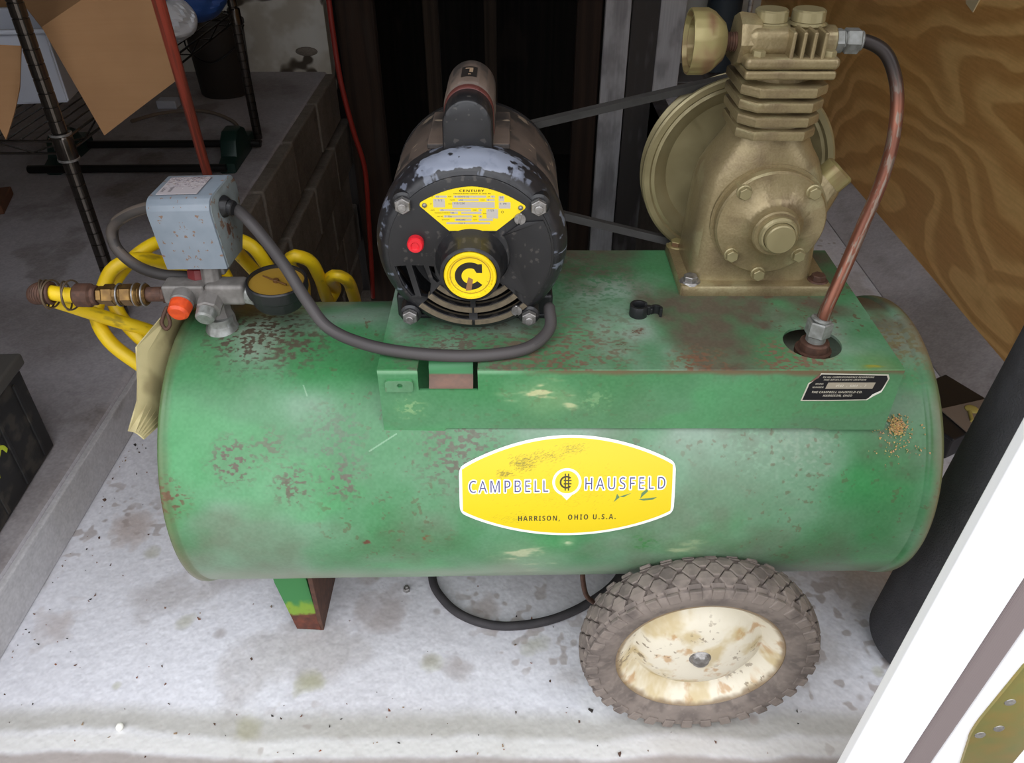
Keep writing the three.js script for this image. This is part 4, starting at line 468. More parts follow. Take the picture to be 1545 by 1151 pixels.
{ // front foot of bent strap, axle, wheels
  const f = shapeOf([[-0.326, 0.004], [-0.29, 0.002], [-0.3045, 0.18], [-0.352, 0.18], [-0.346, 0.1]]), leg = mesh('leg', [extrude(f, 0.006, 0.001).rotateX(-6 * D2R).translate(0, 0, 0.057)], M.legPaint, AC);
  mesh('leg_flange', extrude(shapeOf([[-0.05, 0.0], [0.1, 0.0], [0.11, 0.19], [-0.05, 0.19]]), 0.005, 0.001).rotateY(90 * D2R).translate(-0.292, 0, 0.012), M.rustBrown, leg);
  mesh('leg', [extrude(f, 0.006, 0.001).rotateX(6 * D2R).translate(0, 0, -0.093)], M.legPaint, AC);
  mesh('axle', [rod(V(0.236, 0.1512, -0.172), V(0.236, 0.1512, 0.172), 0.0075), rbox(0.05, 0.05, 0.24, 0.236, 0.165, 0, 0.004)], M.greenPlain, AC);
  mesh('drain_pipe', capTube([[0.096, 0.18, 0.085], [0.098, 0.15, 0.092], [0.104, 0.125, 0.096], [0.115, 0.108, 0.094]], 0.0036, 30, 10), M.rustSteel, AC);
  const wheel = (zc, s) => {
    const w = group('wheel', AC, [0.236, 0.1512, zc]); w.userData.label = s > 0 ? 'cream wheel with a brown knobbly tyre at the front right' : 'rear wheel half hidden behind the tank';
    const ax = (pts, seg = 96, cr = 32) => lathe(pts, V(0, 0, 0), Z, seg, cr), RT = 0.144;
    const lugs = [], N = 34;
    // interlocking diamond lugs in four rows and square shoulder lugs
    const lug = (a, zz, ha, hz, k) => { const q = k ? [[-ha, -hz], [ha, -hz], [ha * 0.85, hz], [-ha * 0.85, hz]] : [[-ha, 0], [-ha * 0.35, -hz], [ha * 0.35, -hz], [ha, 0], [ha * 0.35, hz], [-ha * 0.35, hz]], pos = [], idx = [], m = q.length; for (const [dr, sc] of [[-0.004, 1.06], [0.0058, 1], [0.0068, 0.86]]) q.forEach(([x, z]) => { const z2 = zz + z * sc, drop = 0.16 * (Math.abs(z2) / 0.024) ** 3 * 0.05, r = RT + dr - drop, t = a + x * sc / RT; pos.push(r * Math.cos(t), r * Math.sin(t), z2); }); for (let l = 0; l < 2; l++) for (let i = 0; i < m; i++) { const j = (i + 1) % m; idx.push(l * m + i, l * m + j, (l + 1) * m + i, (l + 1) * m + i, l * m + j, (l + 1) * m + j); } for (let i = 1; i < m - 1; i++) idx.push(2 * m, 2 * m + i, 2 * m + i + 1); const g = new THREE.BufferGeometry(); g.setAttribute('position', new THREE.Float32BufferAttribute(pos, 3)); g.setIndex(idx); g.setAttribute('uv', new THREE.Float32BufferAttribute(new Float32Array(pos.length / 3 * 2), 2)); const n = g.toNonIndexed(); n.computeVertexNormals(); return n; };
    for (let i = 0; i < N; i++) { const a = i / N * 2 * Math.PI, h = Math.PI / N; for (const [zz, o] of [[-0.0125, 0], [0, 1], [0.0125, 0]]) lugs.push(lug(a + o * h, zz, 0.0108, 0.0092)); for (const e of [-1, 1]) { lugs.push(lug(a + h, e * 0.0222, 0.0082, 0.0042, 1)); lugs.push(rbox(0.016, 0.0145, 0.005, 0.1365, 0, e * 0.0258, 0.0015, 1).rotateZ(a + h)); } }
    const prof = []; for (const e of [-1, 1]) { const q = [[0.104, 0.0165], [0.106, 0.019], [0.111, 0.0225], [0.121, 0.0255], [0.132, 0.027], [0.138, 0.0262], [0.141, 0.024], [0.143, 0.018], [RT, 0.009]].map(([r, z]) => [r, z * e]); prof.push(...(e < 0 ? q : q.reverse())); }
    mesh('tyre', [ax(prof, 120, 60), ...lugs], M.tyre, w);
    mesh('rim', planar(ax([[0, 0.0185], [0.02, 0.018], [0.04, 0.0165], [0.056, 0.0138], [0.067, 0.0085], [0.0735, 0.003], [0.0775, -0.002], [0.0815, -0.003], [0.0865, 0.001], [0.0945, 0.011], [0.1015, 0.0175], [0.1045, 0.0195], [0.1065, 0.0185], [0.107, 0.0155], [0.102, 0.012], [0.094, -0.008], [0.08, -0.02], [0, -0.022]].map(([r, z]) => [r, z]), 96, 40), (x) => x / 0.24 + 0.5, (x, y) => y / 0.24 + 0.5), M.rim, w, { keepUV: true });
    mesh('hub_cap', [ax([[0, 0.014], [0.0138, 0.014], [0.0138, 0.0185], [0.0118, 0.0195], [0.0105, 0.0235], [0.0078, 0.0262], [0.004, 0.0275], [0, 0.0277]], 28, 60)], M.steel, w);
    if (s < 0) w.rotation.y = Math.PI; return w;
  };
  wheel(0.195, 1); wheel(-0.195, -1);
}

// ---------------------------------------------------------------- things on and around the machine
{ // coiled yellow air hose behind the left end of the tank, its end turned into the coupler
  const h = thing('air_hose', 'coiled yellow rubber air hose hanging behind the left end of the tank', 'hose', [-0.45, 0.3, -0.1]), o = ([x, y, z]) => [x + 0.45, y - 0.3, z + 0.1];
  const pts = [[-0.49, 0.5595, 0.013], [-0.51, 0.56, 0.0135], [-0.532, 0.562, 0.011], [-0.552, 0.558, 0.0], [-0.556, 0.543, -0.012], [-0.54, 0.519, -0.03], [-0.51, 0.488, -0.05], [-0.47, 0.456, -0.068], [-0.43, 0.4, -0.1], [-0.42, 0.33, -0.16], [-0.42, 0.36, -0.24], [-0.44, 0.45, -0.26], [-0.462, 0.515, -0.21], [-0.478, 0.536, -0.165], [-0.505, 0.525, -0.13], [-0.522, 0.502, -0.1], [-0.51, 0.48, -0.075], [-0.475, 0.445, -0.055], [-0.435, 0.4, -0.07], [-0.42, 0.3, -0.1], [-0.415, 0.24, -0.17], [-0.42, 0.3, -0.26], [-0.44, 0.42, -0.25], [-0.465, 0.505, -0.16], [-0.49, 0.538, -0.115], [-0.512, 0.532, -0.1], [-0.527, 0.51, -0.09], [-0.532, 0.487, -0.062], [-0.515, 0.462, -0.04], [-0.48, 0.43, -0.03], [-0.44, 0.38, -0.04], [-0.42, 0.3, -0.06], [-0.412, 0.24, -0.17], [-0.375, 0.32, -0.245], [-0.36, 0.44, -0.21], [-0.368, 0.535, -0.15], [-0.353, 0.557, -0.13], [-0.334, 0.551, -0.122], [-0.325, 0.525, -0.128], [-0.326, 0.46, -0.175], [-0.32, 0.38, -0.22], [-0.305, 0.44, -0.215], [-0.3, 0.51, -0.15], [-0.288, 0.532, -0.135], [-0.272, 0.52, -0.145], [-0.268, 0.48, -0.17], [-0.27, 0.42, -0.21], [-0.262, 0.43, -0.22], [-0.255, 0.476, -0.175], [-0.242, 0.486, -0.165], [-0.231, 0.476, -0.17], [-0.229, 0.44, -0.19], [-0.235, 0.36, -0.235]].map(o);
  const g = tube(pts, 0.0088, 420, 14); { const uv = g.attributes.uv; for (let i = 0; i < uv.count; i++) uv.setXY(i, uv.getY(i), uv.getX(i)); }
  mesh('hose_body', [g, ball(V(...pts.at(-1)), 0.0088)], M.yellowHose, h, { keepUV: true });
  const P = (x, y, z) => V(...o([x, y, z]));
  mesh('ferrule', [rod(P(-0.4758, 0.5595, 0.013), P(-0.482, 0.5594, 0.013), 0.0115), rod(P(-0.481, 0.5594, 0.013), P(-0.502, 0.56, 0.0135), 0.0138, 0.0135, 28, 0.2)], M.rustSteel, h);
  const w = []; for (const [x, y, z, r, a] of [[-0.506, 0.56, 0.0135, 0.017, 82], [-0.512, 0.559, 0.0135, 0.0165, 104], [-0.53, 0.56, 0.011, 0.016, 80], [-0.535, 0.559, 0.0105, 0.0165, 96], [-0.54, 0.559, 0.009, 0.016, 110]]) w.push(new THREE.TorusGeometry(r, 0.0011, 8, 32).rotateY(a * D2R).translate(x + 0.45, y - 0.3, z + 0.1));
  mesh('wire_wrap', w, M.wire, h);
  const coil = []; for (let i = 0; i < 12; i++) { const t = i / 11, x = -0.53 - 0.024 * Math.sin(t * 1.5), y = 0.5615 - 0.012 * t * t, z = 0.0115 - 0.018 * t * t; coil.push(new THREE.TorusGeometry(0.0112, 0.0024, 8, 24).rotateY((90 - 50 * t) * D2R).translate(x + 0.45, y - 0.3, z + 0.1)); }
  mesh('spring_guard', coil, M.rustSteel, h).userData.label = 'rusty spring guard';
}
{ // bent tan sheet hanging against the left head of the tank
  const rows = [[0.535, -0.01, 0.052], [0.53, -0.02, 0.085], [0.5, -0.05, 0.108], [0.475, -0.07, 0.135], [0.455, -0.08, 0.15]], nx = 10, pos = [], idx = [];
  const edge = [[-0.383, 0.528, -0.02], [-0.4, 0.542, 0.03], [-0.416, 0.53, 0.075], [-0.414, 0.5, 0.098], [-0.412, 0.486, 0.115], [-0.4155, 0.4675, 0.145]], inner = [[-0.3975, 0.52, -0.06], [-0.3975, 0.5, 0.0], [-0.3975, 0.47, 0.05], [-0.3975, 0.45, 0.07], [-0.3975, 0.442, 0.09], [-0.399, 0.46, 0.15]];
  const n = edge.length, q = 6; for (let i = 0; i < n; i++) for (let j = 0; j <= q; j++) { const t = j / q, a = edge[i], b = inner[i]; pos.push(a[0] + (b[0] - a[0]) * Math.sqrt(t), a[1] + (b[1] - a[1]) * t, a[2] + (b[2] - a[2]) * t); }
  const N = pos.length / 3; for (let k = 0; k < N; k++) pos.push(pos[3 * k] - 0.0016, pos[3 * k + 1], pos[3 * k + 2] + 0.0004);
  for (let i = 0; i < n - 1; i++) for (let j = 0; j < q; j++) { const a = i * (q + 1) + j, b = a + q + 1; idx.push(a, a + 1, b, b, a + 1, b + 1, a + N, b + N, a + 1 + N, b + N, b + 1 + N, a + 1 + N); }
  const rim = []; for (let j = 0; j <= q; j++) rim.push(j); for (let i = 1; i < n; i++) rim.push(i * (q + 1) + q); for (let j = q - 1; j >= 0; j--) rim.push((n - 1) * (q + 1) + j); for (let i = n - 2; i > 0; i--) rim.push(i * (q + 1)); rim.forEach((a, k) => { const b = rim[(k + 1) % rim.length]; idx.push(a, a + N, b, b, a + N, b + N); });
  const g = new THREE.BufferGeometry(); g.setAttribute('position', new THREE.Float32BufferAttribute(pos, 3)); g.setIndex(idx); g.setAttribute('uv', new THREE.Float32BufferAttribute(new Float32Array(N * 4), 2)); g.computeVertexNormals();
  tag(mesh('tan_card', toCreasedNormals(g, 25 * D2R), M.tan), 'bent tan card wedged against the left end of the tank', 'card');
  tag(mesh('wire_hook', capTube([[-0.3925, 0.553, 0.03], [-0.397, 0.545, 0.034], [-0.4, 0.536, 0.037], [-0.396, 0.53, 0.039], [-0.391, 0.535, 0.037], [-0.392, 0.546, 0.033]], 0.0022, 40, 8), M.rustSteel), 'small rusty wire hook at the top of the tan card', 'hook');
}
{ // broken black plastic clip on the saddle
  const c = thing('plastic_clip', 'small black broken plastic clip lying on the green saddle', 'clip', [0.151, TOP, 0.024]);
  const arc = (r, a0, a1, h, x, z) => { const s = new THREE.Shape(); s.absarc(0, 0, r, a0 * D2R, a1 * D2R, false); s.absarc(0, 0, r - 0.003, a1 * D2R, a0 * D2R, true); return extrude(s, h, 0.0005, 20).rotateX(-90 * D2R).translate(x, 0.0006, z); };
  mesh('large_jaw', arc(0.0105, 20, 330, 0.013, -0.006, 0.002), M.blackPlastic, c); mesh('small_jaw', arc(0.0075, -30, 150, 0.01, 0.0135, 0.004), M.blackPlastic, c); mesh('bridge', [rbox(0.014, 0.006, 0.004, 0.0035, 0.005, 0.0, 0.001), rod(V(0.0055, 0.0, 0.0), V(0.0055, 0.011, 0.0), 0.003)], M.blackPlastic, c);
}
{ // sawdust on the tank's right shoulder
  const r = mulberry(31), n = 420, g = new THREE.TetrahedronGeometry(0.0011), m = setup(new THREE.InstancedMesh(g, std({ color: '#cdb07c', roughness: 0.9 }), n)), d = new THREE.Object3D(), col = new THREE.Color();
  for (let i = 0; i < n; i++) { const k = r() < 0.72 ? 1 : 2.6, gg = () => r() + r() + r() - 1.5, p = tankPoint(0.428 + gg() * 0.011 * k + (k > 1 ? 0.004 : 0), 43 - gg() * 3.2 * k - (k > 1 ? 5 : 0), R + 0.0008 + (k < 2 ? r() * 0.002 : 0)); p.z -= 0.007; d.position.copy(p); d.rotation.set(r() * 6, r() * 6, r() * 6); const s = 0.5 + r() * 0.9; d.scale.set(s * 1.4, s * 0.7, s); d.updateMatrix(); m.setMatrixAt(i, d.matrix); m.setColorAt(i, col.setRGB(0.75 + r() * 0.3, 0.7 + r() * 0.3, 0.6 + r() * 0.3)); }
  m.name = 'sawdust'; scene.add(m); tag(m, 'little heap of pale sawdust on the right shoulder of the tank', 'sawdust', { kind: 'stuff' });
}
tag(mesh('power_cable', capTube([[-0.1, 0.0072, -0.2], [-0.128, 0.0072, -0.09], [-0.126, 0.0072, -0.022], [-0.107, 0.0072, 0.012], [-0.083, 0.0072, 0.036], [-0.05, 0.0072, 0.053], [-0.013, 0.0072, 0.06], [0.03, 0.0072, 0.056], [0.069, 0.0072, 0.045], [0.12, 0.0072, 0.017], [0.17, 0.0072, -0.03], [0.2, 0.0072, -0.12]], 0.0068, 120, 12), M.rubber), 'black rubber cable curving over the floor under the tank', 'cable');
{ // tall black tube leaning by the right end of the tank
  const t = thing('black_tube', 'tall matt black tube standing behind the white door', 'tube', [0.625, 0, 0.085]);
  const g = lathe([[0.082, 0], [0.086, 0.0015], [0.088, 0.006], [0.088, 1.3], [0.082, 1.3], [0.082, 0]], V(0, 0, 0), V(0.066, 1, 0.0), 72); mesh('tube_wall', g, M.felt, t);
  mesh('inner_sleeve', lathe([[0.07, 0.004], [0.08, 0.004], [0.08, 1.296], [0.07, 1.296], [0.07, 0.004]], V(0, 0, 0), V(0.066, 1, 0.0), 48), M.felt, t);
}
{ // white door leaf at the right, with a grey draught strip and a yellow zinc strike plate
  const d = thing('white_door', 'white door edge with a grey weather strip in the bottom right corner', 'door', [0.35, -0.15, 0.34]); d.rotation.x = 2.2 * D2R; const q = thing;
  mesh('edge_board', rbox(0.062, 2.0, 0.012, 0.033, 1.0, 0.014, 0.002), M.doorWhite, d);
  mesh('leaf', rbox(0.146, 2.0, 0.036, 0.137, 1.0, -0.002, 0.002), M.doorWhite, d);
  mesh('weather_strip', [planar(rbox(0.027, 1.99, 0.008, 0.0775, 1.0, 0.0185, 0.004, 3), (x) => x / 0.034, (x, y) => y / 0.5)], M.strip, d, { keepUV: true });
  mesh('white_rib', rod(V(0.0965, 0.0, 0.0165), V(0.0965, 2.0, 0.0165), 0.0062), M.doorWhite, d);
  const s = new THREE.Shape(); s.moveTo(0.116, 0.4); s.quadraticCurveTo(0.1125, 0.41, 0.1125, 0.44); s.lineTo(0.117, 0.535); s.quadraticCurveTo(0.12, 0.549, 0.13, 0.547); s.lineTo(0.18, 0.535); s.lineTo(0.18, 0.33); s.lineTo(0.13, 0.33); s.closePath();
  mesh('strike_plate', extrude(s, 0.0024, 0.0008).translate(0, 0, 0.016), M.zincGold, d).userData.label = 'yellow zinc plate with screw heads';
  for (const [x, y] of [[0.128, 0.475], [0.1365, 0.425], [0.1225, 0.412], [0.143, 0.5]]) mesh('screw_head', [lathe([[0, 0], [0.0056, 0], [0.0052, 0.0014], [0.003, 0.0026], [0, 0.003]], V(x, y, 0.0185), V(x, y, 1), 20)], M.steel, d);
}

// ---------------------------------------------------------------- the left ledge and its shelving
const LY = 0.09; // top of the ledge
{ // chrome wire shelving unit; only its right end is in view
  const s = thing('wire_shelf', 'chrome wire shelving unit with ringed posts on the concrete ledge', 'shelf', [-0.86, LY, -0.68]), o = (x, y, z) => V(x + 0.86, y - LY, z + 0.68);
  const post = (x, z, y0 = LY) => { const p = [[0, 0], [0.0132, 0], [0.0142, 0.003]]; for (let k = 0; k < 68; k++) { const h = 0.02 + k * 0.0254; p.push([0.0142, h - 0.0016], [0.0128, h - 0.0006], [0.0128, h + 0.0006], [0.0142, h + 0.0016]); } p.push([0.0142, 1.76], [0, 1.762]); mesh('post', [lathe(p, o(x, y0 + 0.012, z), o(x, 9, z), 20, 30), lathe([[0, 0], [0.011, 0], [0.011, 0.004], [0.005, 0.006], [0.005, 0.014], [0, 0.014]], o(x, y0, z), o(x, 9, z), 16)], M.chrome, s); };
  const A = [-0.855, -0.682], B = [-0.833, -1.764], C = [-1.75, -0.682], Dp = [-1.73, -1.764]; [A, B, C, Dp].forEach((p) => post(...p));
  const deck = (y) => { const w = []; const L = (a, b, dy, r = 0.0028) => w.push(rod(o(a[0], y + dy, a[1]), o(b[0], y + dy, b[1]), r, r, 8)); for (const [a, b] of [[A, B], [A, C], [C, Dp], [B, Dp]]) { L(a, b, 0); L(a, b, -0.024); const n = 14; const z = []; for (let i = 0; i <= n; i++) { const t = i / n; z.push([a[0] + (b[0] - a[0]) * t + 0.86, y - LY - (i % 2 ? 0.022 : 0.002), a[1] + (b[1] - a[1]) * t + 0.68]); } for (let i = 0; i < n; i++) w.push(rod(V(...z[i]), V(...z[i + 1]), 0.0018, 0.0018, 6)); }
    for (let i = 1; i < 34; i++) { const t = i / 34, a = [A[0] + (C[0] - A[0]) * t, A[1] + (C[1] - A[1]) * t], b = [B[0] + (Dp[0] - B[0]) * t, B[1] + (Dp[1] - B[1]) * t]; L(a, b, 0.003, 0.0016); } mesh('wire_deck', w, M.chrome, s);
    for (const p of [A, B, C, Dp]) mesh('collar', lathe([[0.0142, -0.034], [0.0192, -0.034], [0.0192, 0.008], [0.0172, 0.012], [0.0142, 0.012]], o(p[0], y, p[1]), o(p[0], 9, p[1]), 28), M.chrome, s); };
  deck(0.487); deck(1.25);
  for (const y of [0.45, 0.499]) mesh('collar_ring', lathe([[0.0192, 0], [0.0203, 0.001], [0.0203, 0.004], [0.0192, 0.005]], o(A[0], y, A[1]), o(A[0], 9, A[1]), 28), M.steel, s);
}
const flap = (p, t = 0.004) => { // four corners -> thin board
  const [a, b, c, d] = p.map((q) => V(...q)), n = b.clone().sub(a).cross(d.clone().sub(a)).normalize().multiplyScalar(t), pos = []; const N = 8, idx = [];
  for (const k of [0, 1]) for (let i = 0; i <= N; i++) for (let j = 0; j <= N; j++) { const u = i / N, v = j / N, q = a.clone().lerp(b, u).lerp(d.clone().lerp(c, u), v).addScaledVector(n, k + 1.6 * Math.sin(u * Math.PI) * v); pos.push(q.x, q.y, q.z); }
  const M1 = (N + 1) ** 2, id = (i, j) => i * (N + 1) + j; for (let i = 0; i < N; i++) for (let j = 0; j < N; j++) { idx.push(id(i, j), id(i, j + 1), id(i + 1, j), id(i + 1, j), id(i, j + 1), id(i + 1, j + 1), M1 + id(i, j), M1 + id(i + 1, j), M1 + id(i, j + 1), M1 + id(i + 1, j), M1 + id(i + 1, j + 1), M1 + id(i, j + 1)); }
  for (let i = 0; i < N; i++) for (const [p0, p1] of [[id(i, 0), id(i + 1, 0)], [id(i + 1, N), id(i, N)], [id(0, i + 1), id(0, i)], [id(N, i), id(N, i + 1)]]) idx.push(p0, p1, p0 + M1, p1, p1 + M1, p0 + M1);
  const g = new THREE.BufferGeometry(); g.setAttribute('position', new THREE.Float32BufferAttribute(pos, 3)); g.setIndex(idx); g.setAttribute('uv', new THREE.Float32BufferAttribute(new Float32Array(pos.length / 3 * 2), 2)); g.computeVertexNormals(); return toCreasedNormals(g, 40 * D2R);
};
{ // open cardboard box on the shelf, its flaps hanging down
  const b = thing('cardboard_box', 'open brown cardboard box on the wire shelf with its large flap hanging down', 'box', [-1.0, 0.45, -1.05]), o = (p) => p.map(([x, y, z]) => [x + 1.0, y - 0.45, z + 1.05]);
  mesh('side_wall', flap(o([[-0.955, 0.5, -1.12], [-0.93, 0.5, -1.29], [-0.92, 0.75, -1.29], [-0.94, 0.75, -1.12]])), M.card, b); mesh('side_wall', flap(o([[-1.5, 0.5, -1.19], [-0.96, 0.5, -1.12], [-0.945, 0.75, -1.12], [-1.5, 0.75, -1.19]])), M.card, b); mesh('side_wall', flap(o([[-1.5, 0.5, -1.35], [-0.935, 0.5, -1.295], [-0.925, 0.75, -1.295], [-1.5, 0.75, -1.35]])), M.card, b); mesh('bottom', flap(o([[-1.5, 0.494, -1.19], [-0.955, 0.494, -1.12], [-0.935, 0.494, -1.29], [-1.5, 0.494, -1.35]])), M.card, b); mesh('flap_fold', flap(o([[-1.16, 0.752, -1.145], [-0.945, 0.754, -1.118], [-0.6876, 0.772, -0.852], [-0.8805, 0.667, -0.7851]])), M.card, b);
  mesh('flap', flap(o([[-0.8805, 0.667, -0.7851], [-0.6876, 0.772, -0.852], [-0.6418, 0.5763, -0.7851], [-0.8213, 0.4645, -0.7756]])), M.card, b).userData.label = 'large flap hanging down towards the compressor';
  mesh('flap', flap(o([[-1.0, 0.66, -0.7], [-0.893, 0.65, -0.72], [-0.905, 0.585, -0.69], [-0.945, 0.5, -0.655]])), M.card, b);
}
{ // white plastic tub under the flaps
  const t = thing('plastic_tub', 'white plastic storage tub on the wire shelf behind the hanging cardboard flap', 'tub', [-0.99, 0.4935, -0.985]); t.rotation.y = 8 * D2R;
  mesh('tub_body', [box(0.28, 0.006, 0.2, -0.1, 0.004, 0), rbox(0.28, 0.14, 0.006, -0.1, 0.073, 0.1, 0.003), rbox(0.28, 0.14, 0.006, -0.1, 0.073, -0.1, 0.003), rbox(0.006, 0.14, 0.2, 0.04, 0.073, 0, 0.003), rbox(0.006, 0.14, 0.2, -0.24, 0.073, 0, 0.003)], M.whitePlastic, t); mesh('tub_rim', [rbox(0.3, 0.01, 0.014, -0.1, 0.143, 0.104, 0.004), rbox(0.3, 0.01, 0.014, -0.1, 0.143, -0.104, 0.004), rbox(0.014, 0.01, 0.2, 0.044, 0.143, 0, 0.004), rbox(0.014, 0.01, 0.2, -0.244, 0.143, 0, 0.004)], M.whitePlastic, t);
}
{ // crumpled blue and white bag
  const crumple = (g, k, s) => { g = mergeVertices(g.index ? g : g); const p = g.attributes.position; for (let i = 0; i < p.count; i++) { const x = p.getX(i), y = p.getY(i), z = p.getZ(i), n = 1 + k * (fbm(x * 22 + 5, y * 22 + z * 17 + 9, 4, s) - 0.5); p.setXYZ(i, x * n, y * n, z * n); } g.computeVertexNormals(); return toCreasedNormals(g, 30 * D2R); };
  const b = thing('plastic_bag', 'crumpled blue and white bag on the far end of the wire shelf', 'bag', [-0.845, 0.522, -1.46]);
  mesh('bag_body', crumple(new THREE.SphereGeometry(0.1, 40, 28).scale(0.9, 0.7, 1.0).translate(0, 0.07, -0.02), 0.5, 401), M.bagBlue, b); mesh('bag_end', crumple(new THREE.SphereGeometry(0.06, 32, 20).scale(0.9, 0.8, 1).translate(-0.01, 0.03, 0.1), 0.7, 402), M.bagWhite, b);
}
{ // dark tub below the shelf
  const t = thing('dark_bucket', 'dark brown bucket on the ledge below the shelf', 'bucket', [-1.09, LY, -2.3]);
  mesh('bucket_body', lathe([[0, 0], [0.09, 0], [0.094, 0.006], [0.105, 0.24], [0.11, 0.244], [0.11, 0.256], [0.105, 0.258], [0.101, 0.25], [0.09, 0.012], [0, 0.01]], V(0, 0, 0), Y, 48), M.darkTub, t); mesh('handle', capTube([[-0.11, 0.24, 0], [-0.085, 0.18, 0.08], [0, 0.14, 0.12], [0.085, 0.18, 0.08], [0.11, 0.24, 0]], 0.003, 40, 8), M.blackRod, t);
}
{ // low green metal stand with two rods
  const s = thing('rod_stand', 'dark green metal stand with two black rods lying on the ledge', 'stand', [-1.05, LY, -1.6]); s.rotation.y = 0.02;
  mesh('rod', rod(V(-0.4, 0.02, 0.11), V(0.19, 0.02, 0.11), 0.012), M.blackRod, s); mesh('rod', rod(V(-0.4, 0.02, -0.095), V(0.245, 0.02, -0.095), 0.012), M.blackRod, s);
  for (const x of [0.19, -0.33]) { const e = shapeOf([[-0.105, 0], [0.14, 0], [0.14, 0.045], [0.08, 0.05], [0.06, 0.085], [0.03, 0.1], [-0.02, 0.1], [-0.05, 0.08], [-0.07, 0.04], [-0.105, 0.03]]); mesh('end_bracket', extrude(e, 0.036, 0.008).rotateY(90 * D2R).translate(x - 0.018, 0, 0), M.greenMetal, s); }
}
{ // rust red pole
  const a = V(-0.768, LY, -1.13), b = V(-0.40, 1.34, -0.125), p = thing('red_pole', 'rusty red pole leaning between shelf and compressor', 'pole', a.toArray()), e = b.clone().sub(a);
  const t = lathe([[0, 0], [0.009, 0], [0.0105, 0.002], [0.0112, e.length() - 0.002], [0, e.length()]], V(0, 0, 0), e, 20); { const uv = t.attributes.uv; } mesh('shaft', t, M.redPole, p, { keepUV: true }); mesh('foot_cap', rod(V(0, 0.0, 0), e.clone().multiplyScalar(0.012), 0.0125), M.redPole, p);
}
{ const b = thing('plank', 'old brown wooden plank lying on the ledge under the wire shelf', 'plank', [-1.6, LY, -1.22]); b.rotation.y = 0.3; mesh('board', rbox(0.4, 0.025, 0.14, 0, 0.0125, 0, 0.003), std({ color: '#6a4632', roughness: 0.85 }), b); }
tag(mesh('thin_hose', capTube([[-1.32, 0.097, -1.95], [-1.25, 0.097, -2.03], [-1.12, 0.097, -2.06], [-0.98, 0.097, -1.96], [-0.9, 0.097, -1.82]], 0.006, 60, 10), M.paper), 'thin brown hose lying on the ledge behind the rod stand', 'hose');
tag(mesh('white_block', rbox(0.07, 0.03, 0.05, -1.25, LY + 0.015, -2.12, 0.004), M.whitePlastic), 'small white block on the ledge behind the hanging flap', 'block');
{ // black battery case
  const b = thing('battery', 'black battery case with yellow marks at the left edge on the ledge', 'battery', [-0.9, LY, -0.13]); b.rotation.y = 3 * D2R;
  mesh('case', [rbox(0.19, 0.175, 0.25, 0, 0.0875, 0, 0.006)], M.battery, b); mesh('lid', [rbox(0.206, 0.022, 0.266, 0, 0.184, 0, 0.005)], M.batteryLid, b); mesh('lid_recess', [rbox(0.03, 0.008, 0.2, -0.045, 0.195, 0, 0.003), rod(V(0.06, 0.19, -0.1), V(0.06, 0.206, -0.1), 0.01), rod(V(-0.06, 0.19, -0.1), V(-0.06, 0.206, -0.1), 0.01)], M.blackPlastic, b);
  const stroke = (pts) => tube(pts.map(([z, y]) => [0.0957, y, z]), 0.0042, 30, 6).scale(1, 1, 1); // crayon marks on the side
  mesh('crayon_mark', [stroke([[0.03, 0.118], [0.012, 0.122], [0.002, 0.108], [0.014, 0.098], [0.026, 0.106]]), stroke([[0.012, 0.108], [-0.004, 0.102], [-0.01, 0.09]])].map((g) => g.translate(-0.0957, 0, 0).scale(0.15, 1, 1).translate(0.0957, 0, 0)), M.crayon, b);
  mesh('crayon_mark', [stroke([[0.05, 0.088], [0.038, 0.098], [0.03, 0.088], [0.034, 0.07]]), stroke([[0.066, 0.08], [0.052, 0.07], [0.05, 0.06]])].map((g) => g.translate(-0.0957, 0, 0).scale(0.15, 1, 1).translate(0.0957, 0, 0)), M.crayon, b);
  for (const z of [-0.07, 0.0, 0.07]) mesh('side_rib', rbox(0.004, 0.15, 0.008, 0.096, 0.085, z - 0.02, 0.0015), M.battery, b);
}
// ---------------------------------------------------------------- back and right
tag(mesh('red_cable', capTube([[-0.67, 1.6, -2.5], [-0.685, 0.7, -2.46], [-0.683, 0.302, -2.42], [-0.672, 0.1, -2.4], [-0.645, -0.1, -2.4], [-0.62, -0.25, -2.41], [-0.63, -0.5, -2.42], [-0.655, -0.9, -2.44]], 0.0105, 100, 10), M.redCable), 'red cable hanging down the left side of the black doorway', 'cable');
{ const d = thing('grey_drum', 'dark blue grey pipe standing behind the intake filter', 'pipe', [0.87, 0.06, -2.72]); mesh('barrel', lathe([[0, 0], [0.065, 0], [0.07, 0.004], [0.07, 1.5], [0.062, 1.5], [0.062, 0.01], [0, 0.01]], V(0, 0, 0), Y, 40), M.drum, d); for (const y of [0.15, 1.0]) mesh('band', lathe([[0.07, 0], [0.075, 0.002], [0.075, 0.018], [0.07, 0.02]], V(0, y, 0), Y, 40), M.drum, d); }
{ const c = thing('hanging_rod', 'thin chrome rod hanging above the pump', 'rod', [0.6, 0.0, -1.0]); c.position.set(0.56, 0.52, -1.22); mesh('shank', rod(V(0, 0.04, 0), V(0, 0.9, 0), 0.006), M.steel, c); mesh('tip', rod(V(0, 0.0, 0), V(0, 0.045, 0), 0.0035, 0.006), M.steel, c); mesh('hook', capTube([[0, 0.9, 0], [0, 0.94, 0.01], [0, 0.95, 0.03], [0, 0.93, 0.045]], 0.005, 30, 8), M.steel, c); }
{ const s = thing('dark_box', 'low dark box on the floor between tank and plywood', 'box', [0.86, 0, -0.42]); s.rotation.y = 0.5; mesh('box_body', rbox(0.16, 0.05, 0.14, 0, 0.025, 0, 0.004), M.blackPlastic, s); mesh('box_rim', [rbox(0.166, 0.008, 0.146, 0, 0.05, 0, 0.003)], M.blackPlastic, s); }
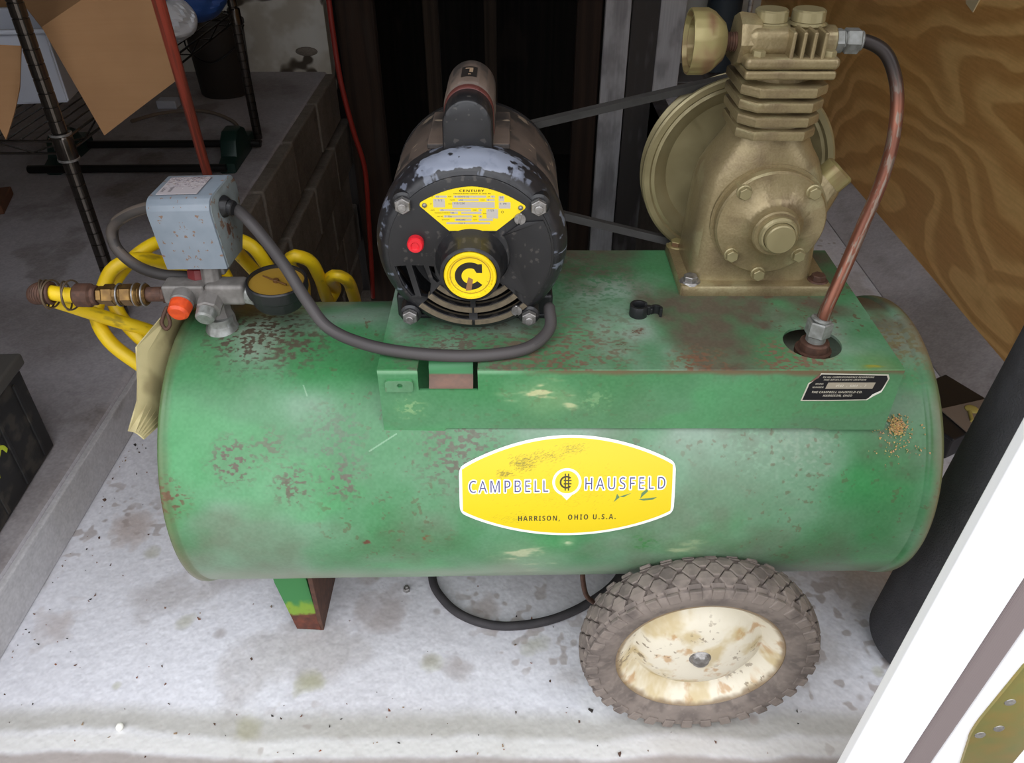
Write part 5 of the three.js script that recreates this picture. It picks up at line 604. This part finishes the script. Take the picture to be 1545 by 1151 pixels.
{ const p = thing('brown_card', 'brown card with a yellow tag lying on the dark box', 'card', [0.875, 0.055, -0.385]); p.rotation.y = 0.3; mesh('sheet', rbox(0.13, 0.003, 0.1, 0.03, 0.0015, 0.02, 0.001), M.paper, p); mesh('tag', [new THREE.SphereGeometry(0.013, 16, 10).scale(1, 0.3, 1).translate(0.022, 0.004, -0.01), rod(V(0.012, 0.005, -0.004), V(-0.006, 0.005, 0.022), 0.0035)], std({ color: '#a89a52', roughness: 0.6 }), p); }
tag(mesh('hex_nut', [hex(V(-0.168, 0.0, -0.012), V(-0.168, 0.007, -0.012), 0.0055), rod(V(-0.168, 0.004, -0.012), V(-0.167, 0.012, -0.012), 0.0028)], M.steel), 'small steel bolt standing on the floor under the tank', 'bolt');
tag(mesh('white_pebble', new THREE.SphereGeometry(0.006, 14, 10).scale(0.8, 0.9, 1).translate(-0.533, 0.0048, 0.22), M.white), 'small white pebble near the front edge of the slab', 'pebble');
{ // grit and leaf crumbs along the step and the front edge
  const r = mulberry(61), n = 170, g = new THREE.TetrahedronGeometry(0.0024), m = setup(new THREE.InstancedMesh(g, std({ color: '#ffffff', roughness: 0.9 }), n)), d = new THREE.Object3D(), col = new THREE.Color(), pal = ['#4a352a', '#6a4a3a', '#2c2724', '#84705a', '#7d4c34'];
  for (let i = 0; i < n; i++) { const k = i % 3; let x, z; if (k === 0) { x = -0.74 + r() ** 3 * 0.12; z = -0.4 + r() * 0.6; } else if (k === 1) { x = -0.72 + r() * 1.2; z = 0.17 + r() * 0.09; } else { x = -0.72 + r() * 0.8; z = -0.3 + r() * 0.5; } d.position.set(x, 0.0008, z); d.rotation.set(r() * 6, r() * 6, r() * 6); const s = 0.4 + r() * r() * 1.6; d.scale.set(s * 1.6, s * 0.5, s); d.updateMatrix(); m.setMatrixAt(i, d.matrix); m.setColorAt(i, col.set(pal[Math.floor(r() * 5)])); }
  m.name = 'debris'; scene.add(m); tag(m, 'grit and leaf crumbs scattered over the concrete floor', 'debris', { kind: 'stuff' });
}
renderer.render(scene, camera);
